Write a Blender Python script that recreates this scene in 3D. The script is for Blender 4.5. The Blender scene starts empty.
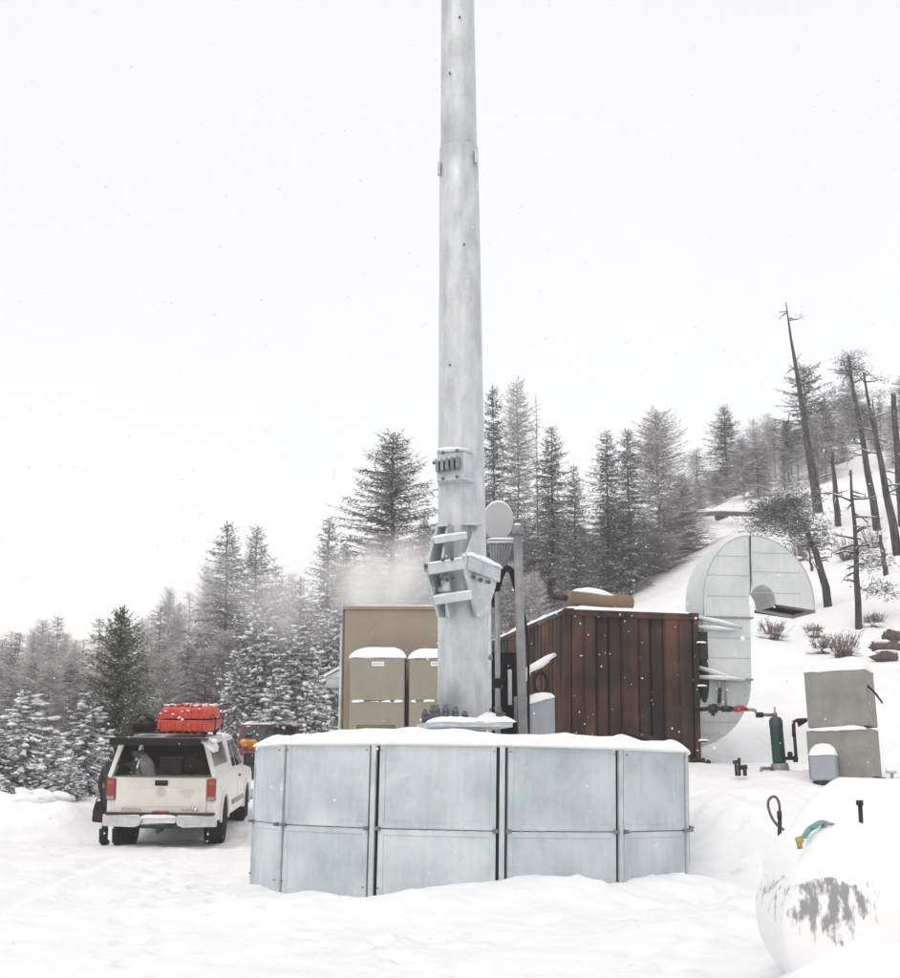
import bpy, bmesh, math, random
import numpy as np
from mathutils import Vector, Matrix

# ------------------------------------------------------------------ camera
sc = bpy.context.scene
EYE = 1.65
F = 1450.0
TH = math.atan(296 / F)
cam_d = bpy.data.cameras.new('camera')
cam = bpy.data.objects.new('camera', cam_d)
sc.collection.objects.link(cam)
cam.location = (0, 0, EYE)
cam.rotation_euler = (math.pi / 2 + TH, 0, 0)
cam_d.sensor_fit = 'HORIZONTAL'
cam_d.sensor_width = 36
cam_d.lens = 36 * F / 900
cam_d.clip_start = 0.1
cam_d.clip_end = 3000
sc.camera = cam

# ------------------------------------------------------------------ world: overcast sky
SUN_EL, SUN_ROT = math.radians(48), math.radians(200)
world = bpy.data.worlds.new("World")
sc.world = world
world.use_nodes = True
nt = world.node_tree
nt.nodes.clear()
wout = nt.nodes.new('ShaderNodeOutputWorld')
bg = nt.nodes.new('ShaderNodeBackground')
bg2 = nt.nodes.new('ShaderNodeBackground')
addw = nt.nodes.new('ShaderNodeAddShader')
sky = nt.nodes.new('ShaderNodeTexSky')
sky.sky_type = 'NISHITA'
sky.sun_disc = False
sky.sun_elevation = SUN_EL
sky.sun_rotation = SUN_ROT
sky.air_density = 1.0
sky.dust_density = 4.0
bg.inputs['Strength'].default_value = 0.05
nt.links.new(sky.outputs[0], bg.inputs['Color'])
# the closed cloud deck: a faintly mottled, nearly even white
wtc = nt.nodes.new('ShaderNodeTexCoord')
wn = nt.nodes.new('ShaderNodeTexNoise')
wn.inputs['Scale'].default_value = 1.6
wn.inputs['Detail'].default_value = 3
wr = nt.nodes.new('ShaderNodeValToRGB')
wr.color_ramp.elements[0].position = 0.3
wr.color_ramp.elements[0].color = (0.835, 0.805, 0.772, 1)
wr.color_ramp.elements[1].position = 0.75
wr.color_ramp.elements[1].color = (0.875, 0.845, 0.81, 1)
nt.links.new(wtc.outputs['Generated'], wn.inputs['Vector'])
nt.links.new(wn.outputs[0], wr.inputs[0])
nt.links.new(wr.outputs[0], bg2.inputs['Color'])
bg2.inputs['Strength'].default_value = 1.0
nt.links.new(bg.outputs[0], addw.inputs[0])
nt.links.new(bg2.outputs[0], addw.inputs[1])
nt.links.new(addw.outputs[0], wout.inputs['Surface'])

sun_d = bpy.data.lights.new('sun', 'SUN')
sun_d.energy = 0.5
sun_d.angle = math.radians(30)
sun_d.color = (1.0, 0.97, 0.94)
sun = bpy.data.objects.new('sun', sun_d)
sc.collection.objects.link(sun)
# behind the camera and a little to the left
_sd = Vector((-0.35, -0.65, 1.0)).normalized()
sun.rotation_euler = _sd.to_track_quat('Z', 'Y').to_euler()
sc.view_settings.view_transform = 'Standard'
sc.view_settings.look = 'None'
sc.view_settings.gamma = 1
sc.view_settings.exposure = 0.04
sc.cycles.max_bounces = 8
sc.cycles.diffuse_bounces = 4
sc.cycles.transparent_max_bounces = 16
sc.cycles.volume_bounces = 3
sc.cycles.volume_step_rate = 2.0
sc.cycles.use_denoising = True

# ------------------------------------------------------------------ helpers
COL = sc.collection
R = math.radians
CT, ST = math.cos(TH), math.sin(TH)


def P(px, py, Y):
    """a place at depth Y seen in direction (px, py) of the survey photograph"""
    u, v = (px - 450) / F, (489 - py) / F
    d = Vector((u, CT - v * ST, ST + v * CT))
    return Vector((d.x * Y / d.y, Y, EYE + d.z * Y / d.y))


def noise2(x, y, seed=0):
    x = np.asarray(x, float); y = np.asarray(y, float)
    xi = np.floor(x).astype(np.int64); yi = np.floor(y).astype(np.int64)
    fx = x - xi; fy = y - yi
    fx = fx * fx * (3 - 2 * fx); fy = fy * fy * (3 - 2 * fy)

    def h(a, b):
        n = (a * 374761393 + b * 668265263 + seed * 1442695041) & 0xFFFFFFFF
        n = ((n ^ (n >> 13)) * 1274126177) & 0xFFFFFFFF
        return ((n ^ (n >> 16)) & 0xFFFF) / 65535.0
    return ((h(xi, yi) * (1 - fx) + h(xi + 1, yi) * fx) * (1 - fy) +
            (h(xi, yi + 1) * (1 - fx) + h(xi + 1, yi + 1) * fx) * fy) * 2 - 1


def fbm(x, y, seed=0, oct=4):
    v = 0; a = 1; s = 1
    for i in range(oct):
        v = v + a * noise2(np.asarray(x) * s + 13.7 * i, np.asarray(y) * s - 7.1 * i, seed + i)
        a *= .5; s *= 2.03
    return v


def sm(a, b, x):
    t = np.clip((np.asarray(x, float) - a) / (b - a), 0, 1)
    return t * t * (3 - 2 * t)


def gz(X, Y):
    """height of the snow surface"""
    X = np.asarray(X, float); Y = np.asarray(Y, float)
    near = np.minimum(.1 + .036 * Y, .6)
    ridge = np.interp(X, [-120, -28, -12.4, -3, 3.1, 8.7, 15.5, 28, 60], [7, 4.2, 5.2, 8, 12.0, 15.2, 19.0, 23.0, 25])
    ridge = ridge + .5 * fbm(X / 9, Y / 9, 5, 3)
    lf = near + .125 * np.clip(Y - 27.2, 0, 7.8) + np.clip((Y - 35) / 55, 0, 1) * (ridge - 1.57)
    tz = np.where(Y < 14.2, near, near + np.interp(Y, [14.2, 15.6, 18, 20, 22, 25, 28], [0, .14, .50, .85, 1.2, 1.38, 1.4]))
    rt = tz + np.clip((Y - 27.5) / 62.5, 0, 1) ** .74 * (ridge - 1.95) + .45 * fbm(X / 6, Y / 6, 8, 3) * sm(29, 38, Y)
    s = sm(-2.7, -1.3, X)
    z = lf * (1 - s) + rt * s
    # ploughed bank on the left of the lorry track
    bc = 29.2 + .35 * noise2(X / 1.5, X * 0, 3) + .06 * (X + 7) ** 2 * (X < -7) * -0.3
    bank = np.exp(-((Y - bc) / 1.15) ** 2) * (.40 + .14 * fbm(X / .9, Y / .9, 11, 3)) * sm(-6.6, -7.6, X)
    bank2 = sm(28.0, 31, Y) * .25 * sm(-6.6, -7.6, X)
    z = z + bank + bank2
    # hummock of shovelled snow right of the enclosure
    z = z + .24 * np.exp(-((X - 4.2) / 1.3) ** 2 - ((Y - 19.3) / 1.3) ** 2) * (1 + .3 * fbm(X, Y, 21, 2))
    z = z + .50 * np.exp(-((X - 3.3) / .75) ** 2 - ((Y - 17.2) / 1.2) ** 2)
    z = z + .17 * np.exp(-((X - 1.0) / .8) ** 2 - ((Y - 13.3) / .5) ** 2)
    z = z + .18 * np.exp(-((X - 2.0) / .6) ** 2 - ((Y - 14.4) / .7) ** 2)
    z = z - .10 * np.exp(-((X + .75) / .25) ** 2 - ((Y - 13.6) / .6) ** 2)
    # gentle lumps, softer drifts
    z = z + .045 * fbm(X / 1.3, Y / 1.3, 31, 4) + .10 * fbm(X / 4.5, Y / 4.5, 37, 2) * sm(6, 12, Y)
    z = z + .36 * np.exp(-((X - 2.3) / .75) ** 2 - ((Y - 7.9) / .9) ** 2) + .26 * np.exp(-((X - 3.0) / .9) ** 2 - ((Y - 9.9) / .6) ** 2)
    z = z + .27 * np.exp(-((X - 2.3) / .72) ** 2 - ((Y - 7.25) / .65) ** 2)
    # trampled right side
    z = z + .05 * fbm(X / .45, Y / .7, 41, 3) * sm(.2, 2, X) * sm(24, 16, Y)
    # wheel tracks leading to the truck
    lane = sm(-2.6, -3.2, X) * sm(33, 30, Y)
    for tx in (-6.0, -4.45):
        cx = tx - .02 * (Y - 26) + .25 * np.sin(Y / 5.) * sm(26, 20, Y)
        z = z - .07 * np.exp(-((X - cx) / .16) ** 2) * sm(26.2, 24, Y) * lane
        z = z + .035 * np.exp(-((X - cx - .3) / .12) ** 2) * sm(26.2, 24, Y) * lane
    return z


def gpt(X, Y):
    return Vector((X, Y, float(gz(X, Y))))


def hit(px, py):
    Y = 6.0
    while Y < 140:
        p = P(px, py, Y)
        if p.z < float(gz(p.x, Y)):
            return gpt(p.x, Y)
        Y += .25
    return gpt(P(px, py, 95).x, 95)


class MB:
    def __init__(self):
        self.v = []; self.f = []; self.m = []; self.s = []

    def add(self, vs, fs, mi=0, smooth=False):
        o = len(self.v)
        self.v += [tuple(x) for x in vs]
        for f in fs:
            self.f.append(tuple(i + o for i in f)); self.m.append(mi); self.s.append(smooth)
        return self

    def box(self, c, s, mi=0, M=None):
        hx, hy, hz = s[0] / 2, s[1] / 2, s[2] / 2
        vs = [Vector((x * hx, y * hy, z * hz)) for x in (-1, 1) for y in (-1, 1) for z in (-1, 1)]
        if M is not None:
            vs = [M @ v for v in vs]
        vs = [v + Vector(c) for v in vs]
        return self.add(vs, [(0, 1, 3, 2), (4, 6, 7, 5), (0, 4, 5, 1), (2, 3, 7, 6), (0, 2, 6, 4), (1, 5, 7, 3)], mi)

    def bb(self, a, b, mi=0):
        return self.box([(a[i] + b[i]) / 2 for i in range(3)], [abs(b[i] - a[i]) for i in range(3)], mi)

    def prism(self, pts, vec, mi=0, smooth=False):
        n = len(pts); vec = Vector(vec)
        a = [Vector(p) for p in pts]; b = [p + vec for p in a]
        fs = [tuple(range(n))[::-1], tuple(range(n, 2 * n))]
        self.add(a + b, fs, mi)
        return self.add(a + b, [(i, (i + 1) % n, (i + 1) % n + n, i + n) for i in range(n)], mi, smooth)

    def tube(self, pts, r, n=10, mi=0, cap=True):
        pts = [Vector(p) for p in pts]
        rs = r if isinstance(r, (list, tuple)) else [r] * len(pts)
        rings = []; up = None
        for i, p in enumerate(pts):
            d = (pts[min(i + 1, len(pts) - 1)] - pts[max(i - 1, 0)]).normalized()
            if up is None:
                up = Vector((0, 0, 1)) if abs(d.z) < .9 else Vector((1, 0, 0))
            x = d.cross(up).normalized(); y = x.cross(d).normalized(); up = y
            rings.append([p + (x * math.cos(2 * math.pi * k / n) + y * math.sin(2 * math.pi * k / n)) * rs[i] for k in range(n)])
        vs = [q for rg in rings for q in rg]
        fs = [(i * n + k, i * n + (k + 1) % n, (i + 1) * n + (k + 1) % n, (i + 1) * n + k)
              for i in range(len(pts) - 1) for k in range(n)]
        self.add(vs, fs, mi, True)
        if cap:
            self.add(rings[0], [tuple(range(n))], mi); self.add(rings[-1], [tuple(range(n))[::-1]], mi)
        return self

    def lathe(self, prof, M, n=24, mi=0, smooth=True):
        """prof: (radius, height) list, M: matrix placing z axis"""
        vs = []
        for r, h in prof:
            for k in range(n):
                a = 2 * math.pi * k / n
                vs.append(M @ Vector((r * math.cos(a), r * math.sin(a), h)))
        fs = [(i * n + k, i * n + (k + 1) % n, (i + 1) * n + (k + 1) % n, (i + 1) * n + k)
              for i in range(len(prof) - 1) for k in range(n)]
        return self.add(vs, fs, mi, smooth)

    def blob(self, c, s, mi=0, seg=8, rng=8, seed=0, rough=.15, M=None):
        vs = []
        for i in range(rng + 1):
            t = math.pi * i / rng
            for k in range(seg):
                a = 2 * math.pi * k / seg
                d = Vector((math.sin(t) * math.cos(a), math.sin(t) * math.sin(a), math.cos(t)))
                w = 1 + rough * float(noise2(d.x * 2.1 + seed * 3.1 + d.z, d.y * 2.1 + d.z * 1.3, seed))
                q = Vector((d.x * s[0] * w, d.y * s[1] * w, d.z * s[2] * w))
                if M is not None:
                    q = M @ q
                vs.append(q + Vector(c))
        fs = [(i * seg + k, (i + 1) * seg + k, (i + 1) * seg + (k + 1) % seg, i * seg + (k + 1) % seg)
              for i in range(rng) for k in range(seg)]
        return self.add(vs, fs, mi, True)

    def cap(self, x0, x1, y0, y1, z, h, seed=0, over=.015, mi=0, M=None, lump=.25, nx=None, ny=None, pw=4):
        """a rounded, lumpy cap of snow lying on a rectangle"""
        x0 -= over; x1 += over; y0 -= over; y1 += over
        nx = nx or max(5, int((x1 - x0) / .06)); ny = ny or max(5, int((y1 - y0) / .08))
        nx = min(nx, 60); ny = min(ny, 60)
        top = []; bot = []
        for j in range(ny + 1):
            for i in range(nx + 1):
                # denser towards the rim
                a = math.sin((i / nx * 2 - 1) * math.pi / 2); b = math.sin((j / ny * 2 - 1) * math.pi / 2)
                x = x0 + (a + 1) / 2 * (x1 - x0); y = y0 + (b + 1) / 2 * (y1 - y0)
                e = max(0, 1 - abs(a) ** pw) ** .5 * max(0, 1 - abs(b) ** pw) ** .5
                w = 1 + lump * float(fbm(x * 3.1 + seed, y * 3.1 - seed, seed, 3))
                top.append(Vector((x, y, z + h * e * w)))
                bot.append(Vector((x, y, z - .012 * (1 + float(noise2(x * 9, y * 9, seed)))))) 
        n = len(top); W = nx + 1
        vs = top + bot
        if M is not None:
            vs = [M @ v for v in vs]
        fs = []; g = []
        for j in range(ny):
            for i in range(nx):
                a = j * W + i
                fs.append((a, a + 1, a + 1 + W, a + W)); g.append((n + a, n + a + W, n + a + 1 + W, n + a + 1))
        rim = [i for i in range(nx)] + [nx + j * W for j in range(ny)] + [ny * W + i for i in range(nx, 0, -1)] + [j * W for j in range(ny, 0, -1)]
        sd = [(rim[k], n + rim[k], n + rim[(k + 1) % len(rim)], rim[(k + 1) % len(rim)]) for k in range(len(rim))]
        return self.add(vs, fs + g + sd, mi, True)

    def build(self, name, mats, parent=None, bevel=0, kind=None, smooth_angle=None):
        me = bpy.data.meshes.new(name)
        me.from_pydata(self.v, [], self.f)
        if not isinstance(mats, (list, tuple)):
            mats = [mats]
        for m in mats:
            me.materials.append(m)
        me.polygons.foreach_set('material_index', self.m)
        me.polygons.foreach_set('use_smooth', self.s)
        bm = bmesh.new(); bm.from_mesh(me)
        bmesh.ops.remove_doubles(bm, verts=bm.verts, dist=.0002)
        bmesh.ops.recalc_face_normals(bm, faces=bm.faces)
        if bevel:
            es = [e for e in bm.edges if len(e.link_faces) == 2 and e.calc_face_angle(0) > .5]
            bmesh.ops.bevel(bm, geom=es, offset=bevel, segments=2, affect='EDGES', profile=.6, clamp_overlap=True)
        bm.to_mesh(me); bm.free()
        me.update()
        o = bpy.data.objects.new(name, me)
        COL.objects.link(o)
        if parent is not None:
            o.parent = parent
        if kind:
            o['kind'] = kind
        return o


def tag(o, label=None, cat=None, group=None):
    if label: o['label'] = label
    if cat: o['category'] = cat
    if group: o['group'] = group
    return o


def thing(name, loc, label, cat, rot=(0, 0, 0), group=None):
    o = bpy.data.objects.new(name, None)
    o.empty_display_size = .2
    COL.objects.link(o)
    o.location = loc; o.rotation_euler = rot
    return tag(o, label, cat, group)


# ------------------------------------------------------------------ materials
def mat(name, base, rough=.6, metal=0, var=.0, scale=4, var2=None, bump=0, bscale=30, streak=None, spec=.5, stretch=None, alpha=None):
    m = bpy.data.materials.new(name); m.use_nodes = True
    n = m.node_tree; b = n.nodes['Principled BSDF']
    b.inputs['Base Color'].default_value = (*base, 1)
    b.inputs['Roughness'].default_value = rough
    b.inputs['Metallic'].default_value = metal
    b.inputs['Specular IOR Level'].default_value = spec
    tc = n.nodes.new('ShaderNodeTexCoord'); mp = n.nodes.new('ShaderNodeMapping')
    n.links.new(tc.outputs['Object'], mp.inputs[0])
    if stretch: mp.inputs['Scale'].default_value = stretch
    if var or var2:
        nz = n.nodes.new('ShaderNodeTexNoise'); nz.inputs['Scale'].default_value = scale
        nz.inputs['Detail'].default_value = 6; nz.inputs['Roughness'].default_value = .62
        n.links.new(mp.outputs[0], nz.inputs['Vector'])
        r = n.nodes.new('ShaderNodeValToRGB')
        r.color_ramp.elements[0].position = .32; r.color_ramp.elements[1].position = .68
        c2 = var2 or tuple(min(1, c * (1 + var)) for c in base)
        c1 = base if var2 else tuple(c * (1 - var) for c in base)
        r.color_ramp.elements[0].color = (*c1, 1); r.color_ramp.elements[1].color = (*c2, 1)
        n.links.new(nz.outputs[0], r.inputs[0]); n.links.new(r.outputs[0], b.inputs['Base Color'])
    if bump:
        nb = n.nodes.new('ShaderNodeTexNoise'); nb.inputs['Scale'].default_value = bscale
        nb.inputs['Detail'].default_value = 5
        n.links.new(mp.outputs[0], nb.inputs['Vector'])
        bp = n.nodes.new('ShaderNodeBump'); bp.inputs['Strength'].default_value = bump
        bp.inputs['Distance'].default_value = .02
        n.links.new(nb.outputs[0], bp.inputs['Height']); n.links.new(bp.outputs[0], b.inputs['Normal'])
    return m


def nodes_of(m):
    return m.node_tree, m.node_tree.nodes['Principled BSDF']


SNOW = mat('snow', (.80, .815, .835), .7, var2=(.85, .86, .875), scale=2.5, bump=.35, bscale=22, spec=.2)
# ground snow: rather larger relief, fine grain
GSNOW = bpy.data.materials.new('ground_snow'); GSNOW.use_nodes = True
n, b = nodes_of(GSNOW)
b.inputs['Roughness'].default_value = .75; b.inputs['Specular IOR Level'].default_value = .15
tc = n.nodes.new('ShaderNodeTexCoord')
n1 = n.nodes.new('ShaderNodeTexNoise'); n1.inputs['Scale'].default_value = .8; n1.inputs['Detail'].default_value = 7
n2 = n.nodes.new('ShaderNodeTexNoise'); n2.inputs['Scale'].default_value = 7; n2.inputs['Detail'].default_value = 6
r = n.nodes.new('ShaderNodeValToRGB')
r.color_ramp.elements[0].position = .3; r.color_ramp.elements[0].color = (.775, .79, .81, 1)
r.color_ramp.elements[1].position = .6; r.color_ramp.elements[1].color = (.835, .842, .855, 1)
bp = n.nodes.new('ShaderNodeBump'); bp.inputs['Strength'].default_value = .5; bp.inputs['Distance'].default_value = .05
n.links.new(tc.outputs['Object'], n1.inputs['Vector']); n.links.new(tc.outputs['Object'], n2.inputs['Vector'])
n.links.new(n1.outputs[0], r.inputs[0]); n.links.new(r.outputs[0], b.inputs['Base Color'])
n.links.new(n2.outputs[0], bp.inputs['Height']); n.links.new(bp.outputs[0], b.inputs['Normal'])


def galv(name, c1, c2, c3, stretch, metal=.35, rough=.48):
    """galvanised sheet: spangle, cloudy tone, drip streaks"""
    m = bpy.data.materials.new(name); m.use_nodes = True
    n, b = nodes_of(m)
    b.inputs['Metallic'].default_value = metal; b.inputs['Roughness'].default_value = rough
    tc = n.nodes.new('ShaderNodeTexCoord'); mp = n.nodes.new('ShaderNodeMapping')
    mp.inputs['Scale'].default_value = stretch
    geo = n.nodes.new('ShaderNodeObjectInfo')
    av = n.nodes.new('ShaderNodeVectorMath'); av.operation = 'ADD'
    n.links.new(tc.outputs['Object'], av.inputs[0])
    rr = n.nodes.new('ShaderNodeVectorMath'); rr.operation = 'SCALE'; rr.inputs[0].default_value = (7, 3, 5)
    n.links.new(geo.outputs['Random'], rr.inputs['Scale']); n.links.new(rr.outputs[0], av.inputs[1])
    n.links.new(av.outputs[0], mp.inputs[0])
    a = n.nodes.new('ShaderNodeTexNoise'); a.inputs['Scale'].default_value = 1.7; a.inputs['Detail'].default_value = 7
    a.inputs['Distortion'].default_value = .25
    n.links.new(mp.outputs[0], a.inputs['Vector'])
    r = n.nodes.new('ShaderNodeValToRGB')
    r.color_ramp.elements[0].position = .28; r.color_ramp.elements[0].color = (*c1, 1)
    r.color_ramp.elements[1].position = .70; r.color_ramp.elements[1].color = (*c3, 1)
    e = r.color_ramp.elements.new(.52); e.color = (*c2, 1)
    n.links.new(a.outputs[0], r.inputs[0])
    v = n.nodes.new('ShaderNodeTexVoronoi'); v.inputs['Scale'].default_value = 22
    n.links.new(av.outputs[0], v.inputs['Vector'])
    mx = n.nodes.new('ShaderNodeMixRGB'); mx.blend_type = 'SOFT_LIGHT'; mx.inputs[0].default_value = .10
    n.links.new(r.outputs[0], mx.inputs[1]); n.links.new(v.outputs['Color'], mx.inputs[2])
    # fine drip marks and handling scuffs
    mp3 = n.nodes.new('ShaderNodeMapping'); mp3.inputs['Scale'].default_value = (14, 14, 1.4)
    n3 = n.nodes.new('ShaderNodeTexNoise'); n3.inputs['Scale'].default_value = 1.5; n3.inputs['Detail'].default_value = 5
    n.links.new(av.outputs[0], mp3.inputs[0]); n.links.new(mp3.outputs[0], n3.inputs['Vector'])
    m3 = n.nodes.new('ShaderNodeMixRGB'); m3.blend_type = 'OVERLAY'; m3.inputs[0].default_value = .13
    n.links.new(mx.outputs[0], m3.inputs[1]); n.links.new(n3.outputs[0], m3.inputs[2]); mx = m3
    hs = n.nodes.new('ShaderNodeHueSaturation'); hs.inputs['Saturation'].default_value = .8
    n.links.new(mx.outputs[0], hs.inputs['Color'])
    n.links.new(hs.outputs[0], b.inputs['Base Color'])
    bp = n.nodes.new('ShaderNodeBump'); bp.inputs['Strength'].default_value = .12; bp.inputs['Distance'].default_value = .05
    n.links.new(a.outputs[0], bp.inputs['Height']); n.links.new(bp.outputs[0], b.inputs['Normal'])
    return m


GALV = galv('galvanised_sheet', (.33, .42, .44), (.46, .54, .57), (.56, .62, .645), (1, 1, 1), .25)
GPOLE = galv('galvanised_pole', (.40, .435, .455), (.51, .545, .565), (.58, .61, .63), (4.5, 4.5, 1.6))
GFRAME = galv('galvanised_steel', (.38, .43, .45), (.48, .53, .55), (.58, .62, .64), (3, 3, 3))
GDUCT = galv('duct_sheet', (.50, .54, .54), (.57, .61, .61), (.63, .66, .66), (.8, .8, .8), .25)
DLAP = mat('duct_lap', (.36, .39, .40), .5, .25)
GDARK = mat('weathered_zinc', (.20, .22, .23), .5, .4, var=.3, scale=6)
GELB = galv('shaded_elbow_sheet', (.34, .37, .375), (.40, .43, .43), (.47, .50, .50), (.8, .8, .8), .25)  # duct sheet in darker tones, shade of the elbow's underside curve painted in
PIPE_G = mat('grey_pipe', (.24, .25, .26), .5, .3, var=.25, scale=5)
BLACK = mat('black_rubber', (.012, .012, .013), .6, spec=.12)
DGAP = mat('dark_gasket', (.03, .034, .036), .7, spec=.12)
DBOLT = mat('dark_bolt', (.10, .11, .115), .5, .5, var=.4, scale=20)
TAN = mat('tan_paint', (.262, .222, .172), .6, var=.10, scale=2, bump=.05, bscale=12)
TAN2 = mat('khaki_paint', (.275, .253, .20), .55, var=.06, scale=3)
TAND = mat('brown_trim', (.12, .10, .075), .6, var=.15, scale=5)
CONC = mat('concrete', (.20, .20, .18), .9, var2=(.29, .29, .265), scale=3.5, bump=.5, bscale=40)
CONCD = mat('concrete_side', (.15, .145, .135), .9, var2=(.22, .21, .19), scale=3, bump=.5, bscale=40)
EBOX = mat('grey_enamel', (.30, .325, .365), .5, var=.06, scale=5)
GREEN = mat('green_enamel', (.004, .055, .036), .5, var=.3, scale=3)
REDV = mat('red_enamel', (.28, .03, .04), .5, var=.2, scale=9)
DSTEEL = mat('dark_steel', (.045, .043, .042), .6, .3, spec=.12, var=.4, scale=10)
WHITE = mat('white_car_paint', (.78, .78, .755), .3, var2=(.71, .705, .665), scale=3.5, spec=.6)
WHITED = mat('dirty_white_paint', (.76, .745, .68), .4, var2=(.70, .67, .585), scale=4)
CHROME = mat('chrome', (.55, .56, .57), .22, .9, var=.15, scale=9, bump=.1, bscale=20)
GLASSD = mat('tinted_glass', (.018, .020, .022), .08, 0, var=.3, scale=3, spec=.7)
INTER = mat('dark_interior', (.008, .008, .009), .9, spec=.12)
TLRED = mat('red_lens', (.27, .015, .012), .2, spec=.7)
TLAMB = mat('amber_lens', (.40, .07, .03), .25, spec=.7)
ORANGE = mat('orange_red_plastic', (.68, .075, .035), .6, var2=(.45, .035, .025), scale=6)
ORANGE2 = mat('orange_fabric', (.75, .30, .06), .8, var=.2, scale=12)
MAROON = mat('maroon_paint', (.12, .018, .025), .3, var=.2, scale=4)
DRED = mat('dark_red_cloth', (.035, .007, .009), .9, var=.4, scale=7)
CLOTH = mat('dark_cloth', (.02, .022, .027), .95, var=.4, scale=9)
SKIN = mat('skin', (.42, .25, .19), .55)
WBAG = mat('grey_white_sack', (.30, .30, .30), .8, var=.3, scale=9)
TYRE = mat('tyre_rubber', (.015, .015, .016), .85, spec=.12, bump=.5, bscale=30)
RIM = mat('alloy_rim', (.38, .39, .40), .35, .7)
MUFF = mat('rusty_muffler', (.19, .15, .10), .8, var2=(.20, .115, .06), scale=4, bump=.2)
YELL = mat('yellow_paint', (.55, .45, .08), .6, var=.2, scale=8)
TEAL = mat('teal_rubber', (.13, .31, .27), .6)
YSTK = mat('dull_brass', (.40, .32, .13), .7, var=.5, scale=30)
DISH = mat('dish_grey', (.42, .42, .43), .5, var=.06, scale=3)
BARK = mat('bark', (.06, .05, .045), .95, var2=(.12, .105, .095), scale=14, bump=.6, bscale=25, stretch=(1, 1, .25))
BARKB = mat('charred_bark', (.012, .011, .011), .95, var2=(.085, .082, .082), scale=7, bump=.6, bscale=25, stretch=(1, 1, .3))
BARKL = mat('frosted_bark', (.20, .19, .185), .95, var2=(.42, .41, .41), scale=5)
TWIG = mat('bare_twig', (.38, .36, .355), .95, var2=(.62, .605, .60), scale=6)
NEED = mat('spruce_needles', (.065, .072, .066), .9, var2=(.19, .198, .185), scale=3)
NEEDP = mat('pine_needles', (.07, .085, .05), .9, var2=(.17, .185, .12), scale=2)
FROST = mat('frosted_needles', (.30, .305, .30), .95, var2=(.60, .60, .61), scale=2)
TSNOW = mat('branch_snow', (.80, .81, .84), .8, spec=.2)
ROCK = mat('rock', (.06, .05, .05), .95, var2=(.14, .11, .10), scale=6, bump=.6, bscale=20)
SHRUB = mat('dry_shrub', (.15, .11, .10), .95, var2=(.24, .19, .18), scale=8)

# rust: brown-red plate with darker vertical runs and orange bloom
RUST = bpy.data.materials.new('rusted_steel'); RUST.use_nodes = True
n, b = nodes_of(RUST)
b.inputs['Roughness'].default_value = .9
tc = n.nodes.new('ShaderNodeTexCoord')
mp = n.nodes.new('ShaderNodeMapping'); mp.inputs['Scale'].default_value = (1.5, 1.5, .35)
na = n.nodes.new('ShaderNodeTexNoise'); na.inputs['Scale'].default_value = 1.6; na.inputs['Detail'].default_value = 8
nb = n.nodes.new('ShaderNodeTexNoise'); nb.inputs['Scale'].default_value = 1.1; nb.inputs['Detail'].default_value = 6
ra = n.nodes.new('ShaderNodeValToRGB'); ra.color_ramp.elements[0].position = .36
ra.color_ramp.elements[0].color = (.022, .016, .014, 1)
ra.color_ramp.elements[1].position = .66; ra.color_ramp.elements[1].color = (.135, .060, .036, 1)
e = ra.color_ramp.elements.new(.5); e.color = (.068, .034, .024, 1)
rb = n.nodes.new('ShaderNodeValToRGB'); rb.color_ramp.elements[0].position = .35; rb.color_ramp.elements[0].color = (.45, .45, .5, 1)
rb.color_ramp.elements[1].position = .65; rb.color_ramp.elements[1].color = (1.1, 1, 1, 1)
mx = n.nodes.new('ShaderNodeMixRGB'); mx.blend_type = 'MULTIPLY'; mx.inputs[0].default_value = 1
n.links.new(tc.outputs['Object'], mp.inputs[0]); n.links.new(mp.outputs[0], na.inputs['Vector'])
n.links.new(tc.outputs['Object'], nb.inputs['Vector'])
n.links.new(na.outputs[0], ra.inputs[0]); n.links.new(nb.outputs[0], rb.inputs[0])
n.links.new(ra.outputs[0], mx.inputs[1]); n.links.new(rb.outputs[0], mx.inputs[2])
n.links.new(mx.outputs[0], b.inputs['Base Color'])
bp = n.nodes.new('ShaderNodeBump'); bp.inputs['Strength'].default_value = .5; bp.inputs['Distance'].default_value = .03
n.links.new(na.outputs[0], bp.inputs['Height']); n.links.new(bp.outputs[0], b.inputs['Normal'])

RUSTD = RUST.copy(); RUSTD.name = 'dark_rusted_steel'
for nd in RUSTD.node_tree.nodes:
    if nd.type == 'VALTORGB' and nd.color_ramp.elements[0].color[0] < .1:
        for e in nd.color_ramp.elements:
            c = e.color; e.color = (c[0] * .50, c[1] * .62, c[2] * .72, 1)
# tank end: white enamel caked in rime with scuffed grey patches
TANKM = bpy.data.materials.new('rimed_tank_paint'); TANKM.use_nodes = True
n, b = nodes_of(TANKM)
b.inputs['Roughness'].default_value = .7
tc = n.nodes.new('ShaderNodeTexCoord')
mp = n.nodes.new('ShaderNodeMapping'); mp.inputs['Scale'].default_value = (15, 6, 6.0)
na = n.nodes.new('ShaderNodeTexNoise'); na.inputs['Scale'].default_value = 1.5; na.inputs['Detail'].default_value = 8
na.inputs['Roughness'].default_value = .6
n.links.new(tc.outputs['Object'], mp.inputs[0]); n.links.new(mp.outputs[0], na.inputs['Vector'])
mk = n.nodes.new('ShaderNodeMapping'); mk.inputs['Location'].default_value = (.80, 0, -3.25); mk.inputs['Scale'].default_value = (3.3, 0, 4.6)
n.links.new(tc.outputs['Object'], mk.inputs[0])
ln = n.nodes.new('ShaderNodeVectorMath'); ln.operation = 'LENGTH'
n.links.new(mk.outputs[0], ln.inputs[0])
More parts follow.
